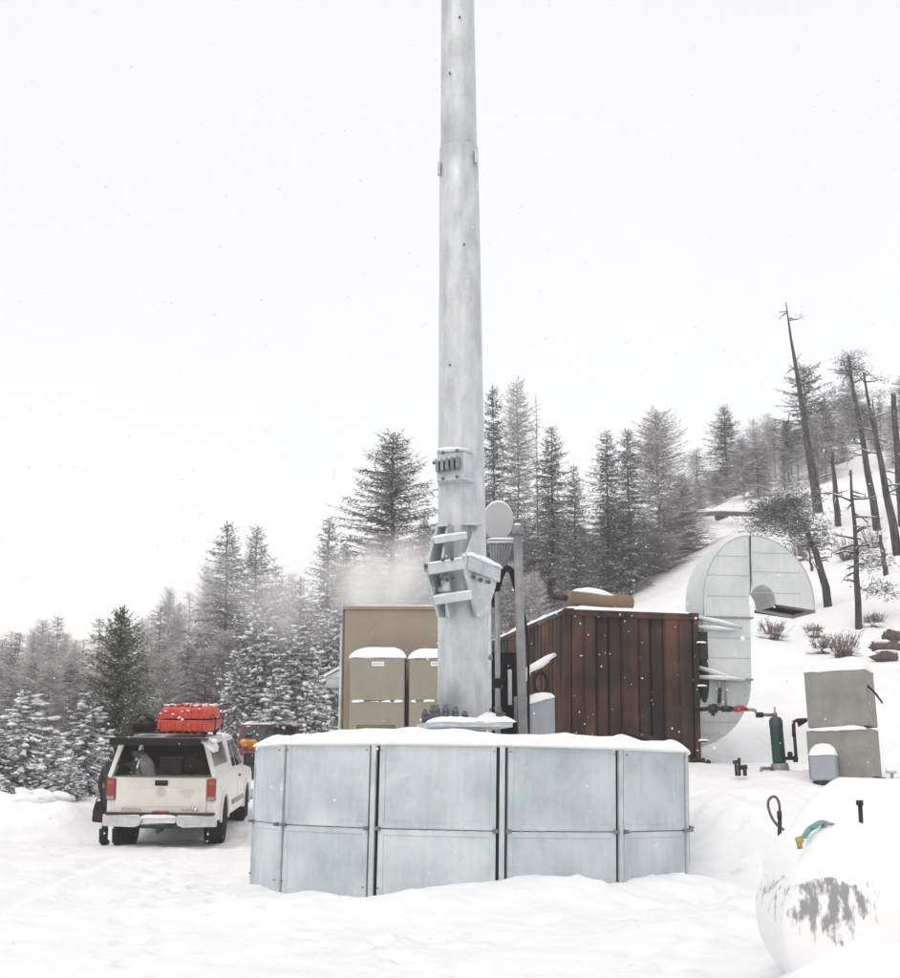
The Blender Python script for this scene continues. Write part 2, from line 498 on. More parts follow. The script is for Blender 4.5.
mr = n.nodes.new('ShaderNodeMapRange'); mr.inputs['From Min'].default_value = .35; mr.inputs['From Max'].default_value = 1.25
mr.inputs['To Min'].default_value = .18; mr.inputs['To Max'].default_value = -.14
n.links.new(ln.outputs['Value'], mr.inputs['Value'])
ad = n.nodes.new('ShaderNodeMath'); ad.operation = 'ADD'
n.links.new(na.outputs[0], ad.inputs[0]); n.links.new(mr.outputs[0], ad.inputs[1])
rp = n.nodes.new('ShaderNodeValToRGB')
rp.color_ramp.elements[0].position = .565; rp.color_ramp.elements[0].color = (.79, .795, .80, 1)
rp.color_ramp.elements[1].position = .68; rp.color_ramp.elements[1].color = (.27, .275, .285, 1)
n.links.new(ad.outputs[0], rp.inputs[0]); n.links.new(rp.outputs[0], b.inputs['Base Color'])
bp = n.nodes.new('ShaderNodeBump'); bp.inputs['Strength'].default_value = .3; bp.inputs['Distance'].default_value = .01; bp.invert = True
n.links.new(rp.outputs[0], bp.inputs['Height']); n.links.new(bp.outputs[0], b.inputs['Normal'])

# ------------------------------------------------------------------ ground
def gz_fine(X, Y):
    z = gz(X, Y)
    rp = random.Random(77)
    # soft crust, clods where people have shovelled
    z = z + .016 * fbm(X / .22, Y / .3, 51, 3) * sm(34, 24, Y)
    z = z + .05 * np.abs(fbm(X / .38, Y / .38, 55, 3)) * np.exp(-((np.hypot(X - .23, Y - 15.6) - 2.75) / .5) ** 2)
    z = z + .07 * np.abs(fbm(X / .30, Y / .30, 57, 3)) * sm(2.6, 3.4, X) * sm(24, 19, Y) * sm(12, 15, Y) * .7
    def step(x, y, ang, dep):
        nonlocal z
        m_ = (np.abs(X - x) < .6) & (np.abs(Y - y) < .6)
        if not m_.any(): return
        dx, dy = X[m_] - x, Y[m_] - y
        u = dx * math.cos(ang) + dy * math.sin(ang); v = -dx * math.sin(ang) + dy * math.cos(ang)
        r2 = (u / .17) ** 2 + (v / .09) ** 2
        z[m_] += -dep * np.exp(-r2 ** 1.5) + dep * .28 * np.exp(-((np.sqrt(r2) - 1.7) / .4) ** 2)
    paths = [((-1.6, 8.6), (-3.4, 15), (-4.0, 25)), ((.6, 9.2), (-2.4, 12.4), (-3.9, 20)), ((-5.6, 14), (-4.9, 19), (-3.6, 26)), ((-.6, 10.6), (1.8, 12.2), (3.6, 15.2)), ((1.2, 9.8), (2.9, 13.6), (3.7, 18.6)), ((3.2, 20.4), (4.6, 20.6), (5.8, 19.4))]
    for pth in paths:
        a, b_, c = [Vector((*q, 0)) for q in pth]
        L = (b_ - a).length + (c - b_).length; n_ = int(L / .62)
        for i in range(n_):
            t = (i + rp.uniform(-.15, .15)) / n_
            q = a * (1 - t) ** 2 + b_ * 2 * t * (1 - t) + c * t * t
            d = ((b_ - a) * (1 - t) + (c - b_) * t).normalized()
            sd = .13 if i % 2 else -.13
            step(q.x - d.y * sd + rp.gauss(0, .04), q.y + d.x * sd, math.atan2(d.y, d.x) + rp.gauss(0, .2), rp.uniform(.05, .10))
    for k in range(60):
        step(rp.gauss(-4.0, .6), rp.uniform(24.3, 30), rp.uniform(0, 3), rp.uniform(.03, .07))
    return z


def axis(lo, hi, step, far, grow=1.18):
    a = list(np.arange(lo, hi + 1e-6, step))
    s = step; x = a[-1]
    while x < far[1]:
        s *= grow; x += s; a.append(x)
    s = step; x = a[0]; pre = []
    while x > far[0]:
        s *= grow; x -= s; pre.append(x)
    return np.array(pre[::-1] + a)


xs = axis(-9.5, 7.5, .07, (-900, 900), 1.10)
ys = axis(7.0, 31, .07, (-60, 1600), 1.07)
GX, GY = np.meshgrid(xs, ys)
GZ = gz_fine(GX, GY)
W_ = len(xs)
verts = np.stack([GX.ravel(), GY.ravel(), GZ.ravel()], 1)
I, J = np.meshgrid(np.arange(len(xs) - 1), np.arange(len(ys) - 1))
a0 = (J * W_ + I).ravel()
faces = np.stack([a0, a0 + 1, a0 + 1 + W_, a0 + W_], 1)
gm = bpy.data.meshes.new('snow_ground')
gm.vertices.add(len(verts)); gm.vertices.foreach_set('co', verts.ravel())
gm.loops.add(faces.size); gm.loops.foreach_set('vertex_index', faces.ravel().astype(np.int32))
gm.polygons.add(len(faces)); gm.polygons.foreach_set('loop_start', np.arange(0, faces.size, 4, dtype=np.int32))
gm.polygons.foreach_set('use_smooth', np.ones(len(faces), bool))
gm.materials.append(GSNOW); gm.update(); gm.validate()
ground = bpy.data.objects.new('snow_ground', gm); COL.objects.link(ground); ground['kind'] = 'structure'

# ------------------------------------------------------------------ haze
mb = MB(); mb.bb((-260, -30, -3), (260, 420, 60))
haze = mb.build('haze', SNOW, kind='stuff')
hm = bpy.data.materials.new('haze_air'); hm.use_nodes = True
hn = hm.node_tree; hn.nodes.clear()
ho = hn.nodes.new('ShaderNodeOutputMaterial'); hv = hn.nodes.new('ShaderNodeVolumePrincipled')
hv.inputs['Color'].default_value = (.96, .96, .97, 1)
hv.inputs['Density'].default_value = .0011
hn.links.new(hv.outputs[0], ho.inputs['Volume'])
haze.data.materials.clear(); haze.data.materials.append(hm)

# ------------------------------------------------------------------ galvanised enclosure (twelve panels)
EC = Vector((.231, 15.604, 0)); ER = 2.294; EPHI = -1.476; ZT, ZR = 2.04, 1.247; TILT = .017
NP = 12
er = thing('panel_enclosure', (EC.x, EC.y, .35), 'ring of pale galvanised steel panels in the snow around the foot of the pole', 'enclosure', (0, TILT, 0))
zt, zr, zb = ZT - .35, ZR - .35, -.15


def ringpt(k, r=ER):
    a = EPHI + 2 * math.pi / NP * k
    return Vector((r * math.sin(a), -r * math.cos(a), 0))


for k in range(NP):
    a, c = ringpt(k), ringpt(k + 1)
    d = (c - a).normalized(); nrm = Vector((d.y, -d.x, 0))
    L = (c - a).length
    M = Matrix((d, -nrm, Vector((0, 0, 1)))).transposed()

    def lc(x, y, z):
        return a + M @ Vector((x, y, z))
    gw = {2: .056, 3: .056, 4: .050, 1: .042, 5: .045}
    gl, gr_ = gw.get(k, .045), gw.get(k + 1, .045)
    g = .045
    for nm, z0, z1 in (('upper_panel', zr + .004, zt), ('lower_panel', zb, zr - .004)):
        m = MB()
        # cross-broken sheet with folded flanges
        x0, x1 = gl, L - gr_
        cx = (x0 + x1) / 2 + random.Random(k).uniform(-.1, .1); cz = (z0 + z1) / 2
        i = .05
        vs = [lc(x0, 0, z0), lc(x1, 0, z0), lc(x1, 0, z1), lc(x0, 0, z1),
              lc(x0 + i, 0.0, z0 + i), lc(x1 - i, 0.0, z0 + i), lc(x1 - i, 0.0, z1 - i), lc(x0 + i, 0.0, z1 - i),
              lc(x0 + i + .006, .009, z0 + i + .006), lc(x1 - i - .006, .009, z0 + i + .006), lc(x1 - i - .006, .009, z1 - i - .006), lc(x0 + i + .006, .009, z1 - i - .006),
              lc(cx, .003, cz),
              lc(x0, .04, z0), lc(x1, .04, z0), lc(x1, .04, z1), lc(x0, .04, z1)]
        m.add(vs, [(0, 1, 5, 4), (1, 2, 6, 5), (2, 3, 7, 6), (3, 0, 4, 7),
                   (4, 5, 9, 8), (5, 6, 10, 9), (6, 7, 11, 10), (7, 4, 8, 11),
                   (8, 9, 12), (9, 10, 12), (10, 11, 12), (11, 8, 12),
                   (0, 13, 14, 1), (1, 14, 15, 2), (2, 15, 16, 3), (3, 16, 13, 0), (13, 16, 15, 14)])
        m.build(nm, GALV, er)
    # slotted seam between upper and lower sheet
    m = MB()
    for q in range(9):
        if (q * 7 + k * 3) % 5 == 0: continue
        xx = g + .08 + (L - 2 * g - .16) * (q + .5) / 9 + .02 * math.sin(q * 5 + k)
        m.box(lc(xx, .001, zr), (.05 + .03 * abs(math.sin(q * 3 + k)), .012, .011), 0, M)
    m.build('seam_slots', GDARK, er, kind='stuff')
    # backing that shows as the dark gaps
    m = MB(); m.bb((0, 0, 0), (0.001, 0.001, 0.001)); m = MB()
    for s0, s1 in ((.012, gl + .012), (L - gr_ - .012, L - .012)):
        vs = [lc(s0, .035, zb), lc(s1, .035, zb), lc(s1, .035, zt - .01), lc(s0, .035, zt - .01),
              lc(s0, .06, zb), lc(s1, .06, zb), lc(s1, .06, zt - .01), lc(s0, .06, zt - .01)]
        m.add(vs, [(0, 1, 2, 3), (4, 7, 6, 5), (0, 4, 5, 1), (1, 5, 6, 2), (2, 6, 7, 3), (3, 7, 4, 0)])
    m.build('gasket_strip', DGAP, er, kind='stuff')
    # corner post, bolts
    out = a.normalized(); tan = Vector((-out.y, out.x, 0))
    Mp = Matrix((tan, -out, Vector((0, 0, 1)))).transposed()
    m = MB(); m.box(a * .998 + Vector((0, 0, (zt + zb) / 2 - .01)), (.048, .03, zt - zb), 0, Mp)
    m.build('corner_post', GFRAME, er, bevel=.004)
    m = MB()
    for s in (-1, 1):
        m.box(a + tan * s * .06 + out * .012 + Vector((0, 0, zr)), (.05, .03, .035), 0, Mp)
        m.tube([a + tan * s * .06 + Vector((0, 0, zr)), a + tan * s * .06 + out * .05 + Vector((0, 0, zr))], .011, 8)
        for hz in (zt - .09, zr * .42):
            m.tube([a + tan * s * .075 + Vector((0, 0, hz)), a + tan * s * .075 + out * .018 + Vector((0, 0, hz))], .008, 6)
    m.build('bracket_bolts', GDARK, er, kind='stuff')

# snow filling the top of the enclosure
m = MB()
nr, na_ = 26, 120
vs = []
for i in range(nr + 1):
    t = math.sin(i / nr * math.pi / 2)
    for k in range(na_):
        an = EPHI + 2 * math.pi * k / na_
        ph = (2 * math.pi / NP)
        aa = (2 * math.pi * k / na_) % ph - ph / 2
        rr = (ER * math.cos(ph / 2) / math.cos(aa) + .035 + .012 * float(noise2(an * 9, 2, 6))) * t
        x, y = rr * math.sin(an), -rr * math.cos(an)
        e = max(0, 1 - t ** 14) ** .5
        lump = .035 + .07 * (float(fbm(x * 1.9, y * 1.9, 77, 4)) * .5 + .5) * e
        ridge_ = .075 * math.exp(-((t - .93) / .06) ** 2) * (.45 + .9 * float(fbm(an * 4.3, 0, 5, 3)))
        vs.append((x, y, zt - .035 + (lump + .035) * e + max(0, ridge_) * e))
fs = [(i * na_ + k, i * na_ + (k + 1) % na_, (i + 1) * na_ + (k + 1) % na_, (i + 1) * na_ + k) for i in range(nr) for k in range(na_)]
m.add(vs, fs, 0, True)
lo = len(m.v)
m.add(vs[-na_:] + [(x * .97, y * .97, z - .02) for x, y, z in vs[-na_:]], [(k, (k + 1) % na_, (k + 1) % na_ + na_, k + na_) for k in range(na_)], 0, True)
m.build('snow_cover', SNOW, er)

# ------------------------------------------------------------------ the pole
PY = 15.6
pb = P(463.5, 724, PY); pt = P(457.6, 0, PY)
axis_v = (pt - pb); lean = axis_v.normalized()
pole = thing('steel_pole', pb, 'very tall tapered galvanised steel pole with bolted hinge and box bracket, rising out of frame', 'pole')
Hc = axis_v.length


def pr(h):
    return .282 + (.208 - .282) * h / Hc


def pp(h):
    return lean * h


m = MB()
hs = [0.03, 1, 2, 3, 4, 4.6]
sec = 6.55
prof = [(h, pr(h)) for h in (0.03, 1.2, 2.4, 3.6, 4.8, 6.0, sec)]
m.tube([pp(h) for h, r_ in prof], [r_ for h, r_ in prof], 18)
m.build('lower_shaft', GPOLE, pole)
m = MB()
prof = [(h, pr(h) - .012) for h in (sec - .3, sec + .6, 8, 9.5, 11, 12.5, 14)]
m.tube([pp(h) for h, r_ in prof], [r_ for h, r_ in prof], 18)
m.build('upper_shaft', GPOLE, pole)
# lugs at the joint
for s, hh in ((-1, sec - .28), (1, sec - .16)):
    m = MB(); m.box(pp(hh) + Vector((s * (pr(hh) - (.0 if s < 0 else .03)), -.09 if s < 0 else -.14, 0)), (.035, .06, .16))
    m.build('step_lug', GFRAME, pole, bevel=.008)
for hh, dx in ((1.2 + 4.1, .05), (3.9, -.12), (8.1, .02), (7.4, -.1)):
    m = MB(); rr = pr(hh)
    x = dx; y = -math.sqrt(rr * rr - x * x)
    m.tube([pp(hh) + Vector((x, y + .01, 0)), pp(hh) + Vector((x, y - .012, 0))], .012, 8)
    m.build('plug', DBOLT, pole)
# base plate, anchor bolts with nuts
bp0 = -.02
Mz = Matrix.Rotation(R(12), 3, 'Z')
m = MB(); m.box((0, 0, bp0), (.86, .86, .055), 0, Mz); m.build('base_plate', GFRAME, pole, bevel=.006)
bolts_at = [(-.36, -.34), (-.27, -.36), (-.17, -.375), (-.07, -.38), (-.38, -.22), (-.38, -.1), (.36, .3), (.3, -.37), (.37, -.25), (.38, .1), (-.36, .3), (.1, .37), (-.1, .37)]
b0 = None
for x, y in bolts_at:
    if b0 is None:
        m = MB(); m.tube([(0, 0, .0), (0, 0, .14)], .022, 8); m.tube([(0, 0, .03), (0, 0, .075)], .044, 6); m.tube([(0, 0, .08), (0, 0, .11)], .038, 6)
        b0 = m.build('anchor_bolt', DBOLT, pole); o = b0
    else:
        o = b0.copy(); COL.objects.link(o)
    v = Mz @ Vector((x, y, 0)); o.location = (v.x, v.y, 0); o.scale = (1, 1, .8 + .5 * abs(math.sin(x * 40 + y * 9)))
m = MB()
M4 = Matrix.Rotation(R(12), 4, 'Z')
m.cap(.05, .45, -.44, .44, .008, .15, 3, M=M4, lump=.4, pw=2)
m.cap(-.44, .1, -.44, -.25, .008, .035, 4, M=M4, lump=.6)
m.build('snow_drift', SNOW, pole)

# hinge frame
zc = lambda py, Y=PY: (P(460, py, Y) - pb).z
h_top, h_m1, h_mid, h_m2, h_bot = zc(524), zc(541), zc(567), zc(597), zc(618)
Q = lambda px, py, Y: P(px, py, Y) - pb
FY = PY - .62      # plane of the outer hinge edge


def plate(name, corners, thick, matr=GFRAME, bev=.004):
    m = MB(); m.prism(corners, thick); return m.build(name, matr, pole, bevel=bev)


# left wing: wedge shaped side plates standing off the pole
for (xt, xm, xb, off) in ((436, 427, 437, 0), (446, 441, 447, .16)):
    plate('hinge_plate', [Q(xt + 8, 525, PY - .22), Q(xt, 526, PY - .34), Q(xm, 558, FY + off * .6), Q(xm - 1, 577, FY + off * .6), Q(xb, 617, PY - .34), Q(xb + 6, 618, PY - .22)], (.028, .01, 0))
plate('hinge_plate', [Q(470, 525, PY - .27), Q(474, 528, PY - .30), Q(464, 556, FY + .02), Q(463, 572, FY + .02), Q(477, 617, PY - .32), Q(483, 614, PY - .24)], (.03, .012, 0))
# right wing turned to the side
plate('hinge_wing', [Q(463, 557, FY + .02), Q(469, 556, PY - .5), Q(497, 569, PY - .18), Q(496, 586, PY - .18), Q(488, 612, PY - .2), Q(476, 617, PY - .32), Q(464, 573, FY + .02)], (-.012, .03, 0))
# cross bars
for (xa, ya, xb2, yb, sx, sz) in ((434, 541, 467, 536, .055, .075), (428, 570, 464, 564, .13, .12), (434, 601, 472, 595, .06, .09)):
    A = Q(xa, ya, FY + .05 + (.1 if sx < .1 else 0)); B = Q(xb2, yb, FY + .05 + (.1 if sx < .1 else 0))
    d = (B - A); L = d.length; d.normalize()
    y_ = Vector((0, 0, 1)).cross(d).normalized(); z_ = d.cross(y_)
    Mx = Matrix((d, y_, z_)).transposed()
    m = MB(); m.box((A + B) / 2, (L, sx, sz), 0, Mx)
    m.build('hinge_cross_bar', GFRAME, pole, bevel=.006)
    m = MB(); m.cap(-L / 2, L / 2, -sx / 2, sx / 2, sz / 2, .022, int(xa), .004, M=Matrix.Translation((A + B) / 2) @ Mx.to_4x4(), lump=.7)
    m.build('snow_strip', SNOW, pole)
# collar on the right wing
m = MB()
A = Q(466, 560, FY + .06); B = Q(497, 573, PY - .12); d = (B - A); L = d.length; d.normalize()
y_ = Vector((0, 0, 1)).cross(d).normalized(); z_ = d.cross(y_); Mx = Matrix((d, y_, z_)).transposed()
m.box((A + B) / 2 + Vector((0, 0, -.03)), (L, .10, .15), 0, Mx); m.build('hinge_collar', GFRAME, pole, bevel=.008)
m = MB(); m.cap(-L / 2, L / 2, -.06, .06, .05, .045, 9, .01, M=Matrix.Translation((A + B) / 2) @ Mx.to_4x4(), lump=.6)
m.build('snow_strip', SNOW, pole)
for q, (px, py) in enumerate(((474, 577), (481, 580), (489, 582), (477, 567), (441, 578), (447, 579), (453, 577), (435, 579), (443, 560), (452, 559), (426, 566))):
    m = MB(); c = Q(px, py, (FY - .02 if px < 470 else FY + .16 + (px - 474) * .012))
    m.tube([c + Vector((0, .08, 0)), c + Vector((0, -.03, 0))], .02, 6); m.tube([c + Vector((0, -.03, 0)), c + Vector((0, -.055, 0))], .012, 6)
    m.build('hinge_bolt', DBOLT, pole)
m = MB(); m.tube([Q(424, 568, FY + .05), Q(433, 567, FY + .05)], .045, 12); m.build('hinge_pin', GDARK, pole)
plate('hinge_flange', [Q(461, 525, PY - .44), Q(482, 525, PY - .36), Q(482, 525, PY - .12), Q(461, 525, PY - .12)], (0, 0, .03))
plate('hinge_flange', [Q(438, 527, PY - .38), Q(448, 526, PY - .38), Q(448, 526, PY - .12), Q(438, 527, PY - .12)], (0, 0, .03))
m = MB(); m.tube([Q(439, 590, FY + .2), Q(447, 588, FY + .15), Q(446, 575, FY + .1)], [.04, .055, .03], 10); m.build('pivot_lug', GFRAME, pole)
# box bracket above the hinge
A = Q(437, 450, PY - .36); Bx = Q(463.5, 447, PY - .46); Cx = Q(473, 452, PY - .30)
zlo = zc(485)
top = [A, Bx, Cx, Vector((Cx.x, -.05, Cx.z)), Vector((A.x + .02, -.05, A.z))]
for z0, z1 in ((A.z - .03, A.z), (zlo - .03, zlo)):
    pts = [Vector((p.x, p.y, z0)) for p in top]
    m = MB(); m.prism(pts, (0, 0, .03)); m.build('bracket_flange', GFRAME, pole, bevel=.004)
m = MB()
m.prism([Vector((A.x, A.y + .02, zlo)), Vector((Bx.x, Bx.y + .02, zlo)), Vector((Bx.x, Bx.y + .02, A.z - .03)), Vector((A.x, A.y + .02, A.z - .03))], (.01, .05, 0))
m.build('bracket_face', GFRAME, pole, bevel=.003)
m = MB()
m.prism([Vector((Bx.x, Bx.y + .02, zlo)), Vector((Cx.x, Cx.y + .02, zlo)), Vector((Cx.x, Cx.y + .02, A.z - .03)), Vector((Bx.x, Bx.y + .02, A.z - .03))], (-.02, .05, 0))
m.build('bracket_cheek', GFRAME, pole, bevel=.003)
for q in range(5):
    m = MB(); px = 438 + q * 5.0; c = Q(px, 466 - q * .8, PY - .39 - q * .02)
    m.box(c, (.035, .12, .13), 0, Matrix.Rotation(R(-12), 3, 'Z')); m.build('bracket_rib', GDARK, pole, bevel=.004)
m = MB(); c1 = Q(434, 461, PY - .42); c2 = Q(457, 457, PY - .5); m.tube([c1, c2], .02, 8); m.build('bracket_rod', GFRAME, pole)
for px, py in ((443, 453), (457, 451), (443, 479), (457, 477), (434, 463)):
    m = MB(); c = Q(px, py, PY - .40 - (px - 437) * .0035); m.tube([c, c + Vector((0, -.03, 0))], .019, 6); m.build('bracket_bolt', DBOLT, pole)
m = MB(); m.bb((A.x + .0, A.y - .0, A.z), (Bx.x, A.y + .1, A.z + .015)); 
m = MB(); m.cap(A.x, Cx.x - .04, A.y - .02, -.3, A.z, .02, 4, 0, lump=.8); m.build('snow_strip', SNOW, pole)

# ------------------------------------------------------------------ conduit stand behind the pole, dish, cables
YS = 17.9
st = thing('service_post', Vector((P(523, 735, YS).x, YS, 1.2)), 'thick grey steel post with a cap, second upright to the right of the pole', 'post')
o0 = st.location.copy()
m = MB(); m.tube([P(524, 760, YS) - o0, P(517.5, 531, YS) - o0], .055, 14); m.build('tube', PIPE_G, st)
m = MB(); m.tube([P(517.5, 535, YS) - o0, P(517.4, 526, YS) - o0], .068, 12); m.build('cap', GDARK, st)
m = MB(); m.tube([P(517.4, 526.5, YS) - o0, P(517.3, 523.5, YS) - o0], [.065, .03], 12); m.build('snow_cap', SNOW, st)
st2 = thing('conduit_pipe', Vector((P(497, 735, YS).x, YS, 1.2)), 'thin grey conduit pipe standing right next to the pole', 'pipe')
o0 = st2.location.copy()
m = MB(); m.tube([P(498, 760, YS) - o0, P(497.3, 592, YS) - o0], .034, 12); m.build('tube', PIPE_G, st2)
m = MB(); m.tube([P(489, 684, YS - .03) - o0, P(506, 680, YS - .03) - o0], .02, 8); m.bb(P(492, 688, YS - .05) - o0, P(503, 679, YS + .05) - o0); m.build('clamp', BLACK, st2, bevel=.005)
st4 = thing('drip_pipe', Vector((P(489.5, 735, YS - .6).x, YS - .6, 1.2)), 'slim pale pipe running down the right edge of the pole', 'pipe')
o0 = st4.location.copy()
m = MB(); m.tube([P(490, 750, YS - .6) - o0, P(489.5, 585, YS - .6) - o0], .022, 10); m.build('tube', GFRAME, st4)
m = MB(); m.tube([P(490.2, 660, YS - .6) - o0, P(490, 655, YS - .6) - o0], .03, 10); m.build('coupling', GDARK, st4)

YD = 18.2
ds = thing('satellite_dish', P(498, 541, YD), 'round grey dish with snow along its rim, half hidden behind the pole', 'dish')
o0 = ds.location.copy()
c = P(498.5, 521, YD) - o0
Mr = Matrix.Translation(c) @ Matrix.Rotation(R(12), 4, 'Z') @ Matrix.Rotation(R(98), 4, 'X') @ Matrix.Diagonal((.80, 1, 1, 1))
m = MB(); m.lathe([(0.0, .02), (.1, .018), (.17, .01), (.235, -.0), (.245, .0), (.245, -.03), (.17, -.02), (0.0, -.012)], Mr, 36); m.build('reflector', DISH, ds)
m = MB(); m.tube([Mr @ Vector((.247 * math.cos(a), .247 * math.sin(a), -.015)) for a in np.linspace(R(20), R(165), 22)], [.006 + .012 * math.sin(i / 21 * math.pi) for i in range(22)], 8); m.build('snow_rim', SNOW, ds)
m = MB(); m.bb(P(487, 543, YD - .02) - o0, P(516, 540, YD + .06) - o0); m.build('mount_bar', GFRAME, ds, bevel=.004)
m = MB(); m.cap(*[(P(487, 540, YD) - o0).x, (P(516, 540, YD) - o0).x], -.02, .06, (P(487, 540, YD) - o0).z, .03, 6, .0); m.build('snow_strip', SNOW, ds)
m = MB()
for q in range(8):
    x0 = 489 + q * 3.1
    m.prism([P(x0, 543.5, YD) - o0, P(x0 + 2.3, 543.5, YD) - o0, P(491.5 + q * 1.9 + 1.4, 566, YD) - o0, P(491.5 + q * 1.9, 566, YD) - o0], (0, .03, 0))
m.prism([P(489, 543.5, YD + .04) - o0, P(514, 543.5, YD + .04) - o0, P(507, 566, YD + .04) - o0, P(491, 566, YD + .04) - o0], (0, .03, 0))
m.build('ribbed_bracket', GDARK, ds)
cb = thing('cable_bundle', P(499, 600, YD), 'black cables looping over between the thin conduit and the grey post', 'cables')
o0 = cb.location.copy()


def smooth(pts, n=6):
    out = []
    P_ = [Vector(p) for p in pts]
    P_ = [P_[0] * 2 - P_[1]] + P_ + [P_[-1] * 2 - P_[-2]]
    for i in range(1, len(P_) - 2):
        for k in range(n):
            t = k / n; a, b_, c_, d_ = P_[i - 1:i + 3]
            out.append(.5 * ((2 * b_) + (c_ - a) * t + (2 * a - 5 * b_ + 4 * c_ - d_) * t * t + (3 * b_ - a - 3 * c_ + d_) * t ** 3))
    out.append(P_[-2]); return out


for off, rr in (((0, 0), .022), ((2.2, 1.5), .018), ((-1.5, 3), .014)):
    pts = [P(x + off[0], y + off[1], YD - .1) - o0 for x, y in ((491.5, 606), (494, 596), (497, 586), (501, 573), (506, 567.5), (511, 569), (514, 578), (517, 590), (519, 600))]
    m = MB(); m.tube(smooth(pts), rr, 8); m.build('cable', BLACK, cb)
m = MB(); m.tube(smooth([P(x, y, YD + .15) - o0 for x, y in ((516, 583), (521, 600), (525, 620), (528, 645), (528.5, 690), (528, 735))]), .017, 8); m.build('cable', BLACK, cb)

# ------------------------------------------------------------------ tan equipment shelter and cabinets
YW = 21.0
p0 = P(345, 606, YW); p1 = P(486, 609, YW); zb_ = 1.3
sh = thing('equipment_shelter', (p0.x, YW, zb_), 'large tan flat-roofed equipment shelter behind the two khaki cabinets', 'shelter', (0, 0, R(1)))
w = p1.x - p0.x; H = p0.z - zb_
m = MB(); m.bb((0, 0, 0), (w, 2.6, H - .05)); m.build('wall', TAN, sh, bevel=.01)
m = MB(); m.bb((-.025, -.03, H - .055), (w + .02, 2.63, H)); m.build('roof', TAN, sh, bevel=.01)
m = MB(); m.cap(-.02, w, -.02, 2.6, H, .05, 3, 0, ny=20); m.build('roof_snow', SNOW, sh)
m = MB(); m.bb((-.03, .02, 0), (-.003, .08, H - .06)); m.build('corner_trim', TAND, sh)
m = MB(); m.tube([(-.08, .5, 0), (-.07, .5, H - .2)], .025, 8); m.build('side_pipe', GFRAME, sh)
m = MB(); m.tube([(-.09, 1.3, H * .4), (-.09, 1.3, H - .25)], .03, 8); m.build('side_pipe', TAND, sh)
# hooded vent on the left side
m = MB(); zv = (P(330, 676, YW + 1).z - zb_)
m.prism([(-.32, .7, zv - .05), (-.02, .7, zv + .11), (-.02, .7, zv - .05)], (0, .6, 0)); m.bb((-.30, .72, zv - .16), (-.04, 1.28, zv - .052)); m.build('vent_hood', GFRAME, sh)
m = MB(); m.prism([(-.34, .68, zv - .045), (-.02, .68, zv + .13), (-.02, .68, zv + .17), (-.34, .68, zv - .0)], (0, .64, 0)); m.build('vent_snow', SNOW, sh)
YC = 20.2
cabs = []
for i, (xa, xb2, yt, lab, sh_) in enumerate(((350, 405, 657, 'left khaki equipment cabinet capped with snow, full width in view beside the pole', .16), (409, 464, 658, 'right khaki equipment cabinet capped with snow, partly hidden behind the pole', .15))):
    a = P(xa, yt, YC); b_ = P(xb2, yt, YC); w = b_.x - a.x; H = a.z - 1.3; D = .62
    cbn = thing('equipment_cabinet', (a.x, YC, 1.3), lab, 'cabinet', (0, 0, 0), 'khaki cabinets in front of the shelter')
    zs = P(400, 701, YC).z - 1.3
    m = MB(); m.bb((0, .012, 0), (w, D, H)); m.build('body', TAN2, cbn, bevel=.012)
    m = MB(); m.bb((.012, -.012, zs + .006), (w - .012, .012, H - .02)); m.build('upper_door', TAN2, cbn, bevel=.006)
    m = MB(); m.bb((.012, -.012, .15), (w - .012, .012, zs - .006)); m.build('lower_door', TAN2, cbn, bevel=.006)
    xs_ = (P(372, 664, YC).x - P(350, 664, YC).x); zl = P(400, 664, YC).z - 1.3
    m = MB(); m.bb((xs_, -.018, zl - .03), (xs_ + .17, -.0122, zl + .03)); m.build('name_plate', SNOW, cbn)
    m = MB()
    for k in range(4):
        m.bb((xs_ + .02 + k * .035, -.0205, zl - .008), (xs_ + .04 + k * .035, -.0182, zl + .01))
    m.build('plate_print', GDARK, cbn, kind='stuff')
    m = MB(); m.bb((xs_ - .2, -.016, P(380, 729, YC).z - 1.3 - .05), (xs_ + .33, -.0122, P(380, 725, YC).z - 1.3)); m.build('vent_grille', TAND, cbn)
    m = MB()
    for k in range(3):
        zz = P(380, 725, YC).z - 1.3 - .02 - k * .03
        m.bb((xs_ - .18, -.022, zz - .008), (xs_ + .31, -.0162, zz))
    m.build('vent_louvre', TAN2, cbn, kind='stuff')
    m = MB()
    rs = random.Random(i)
    xx = .03
    while xx < w - .1:
        ll = rs.uniform(.05, .2)
        m.cap(xx, min(xx + ll, w - .02), -.026, -.004, zs - .006, .018, int(xx * 50), 0, lump=.8, nx=6, ny=4); xx += ll + rs.uniform(.0, .12)
    m.build('ledge_snow', SNOW, cbn, kind='stuff')
    m = MB(); m.cap(0, w, 0, D, H, sh_, 5 + i, .015, pw=3.2, lump=.1); m.build('snow_cap', SNOW, cbn)

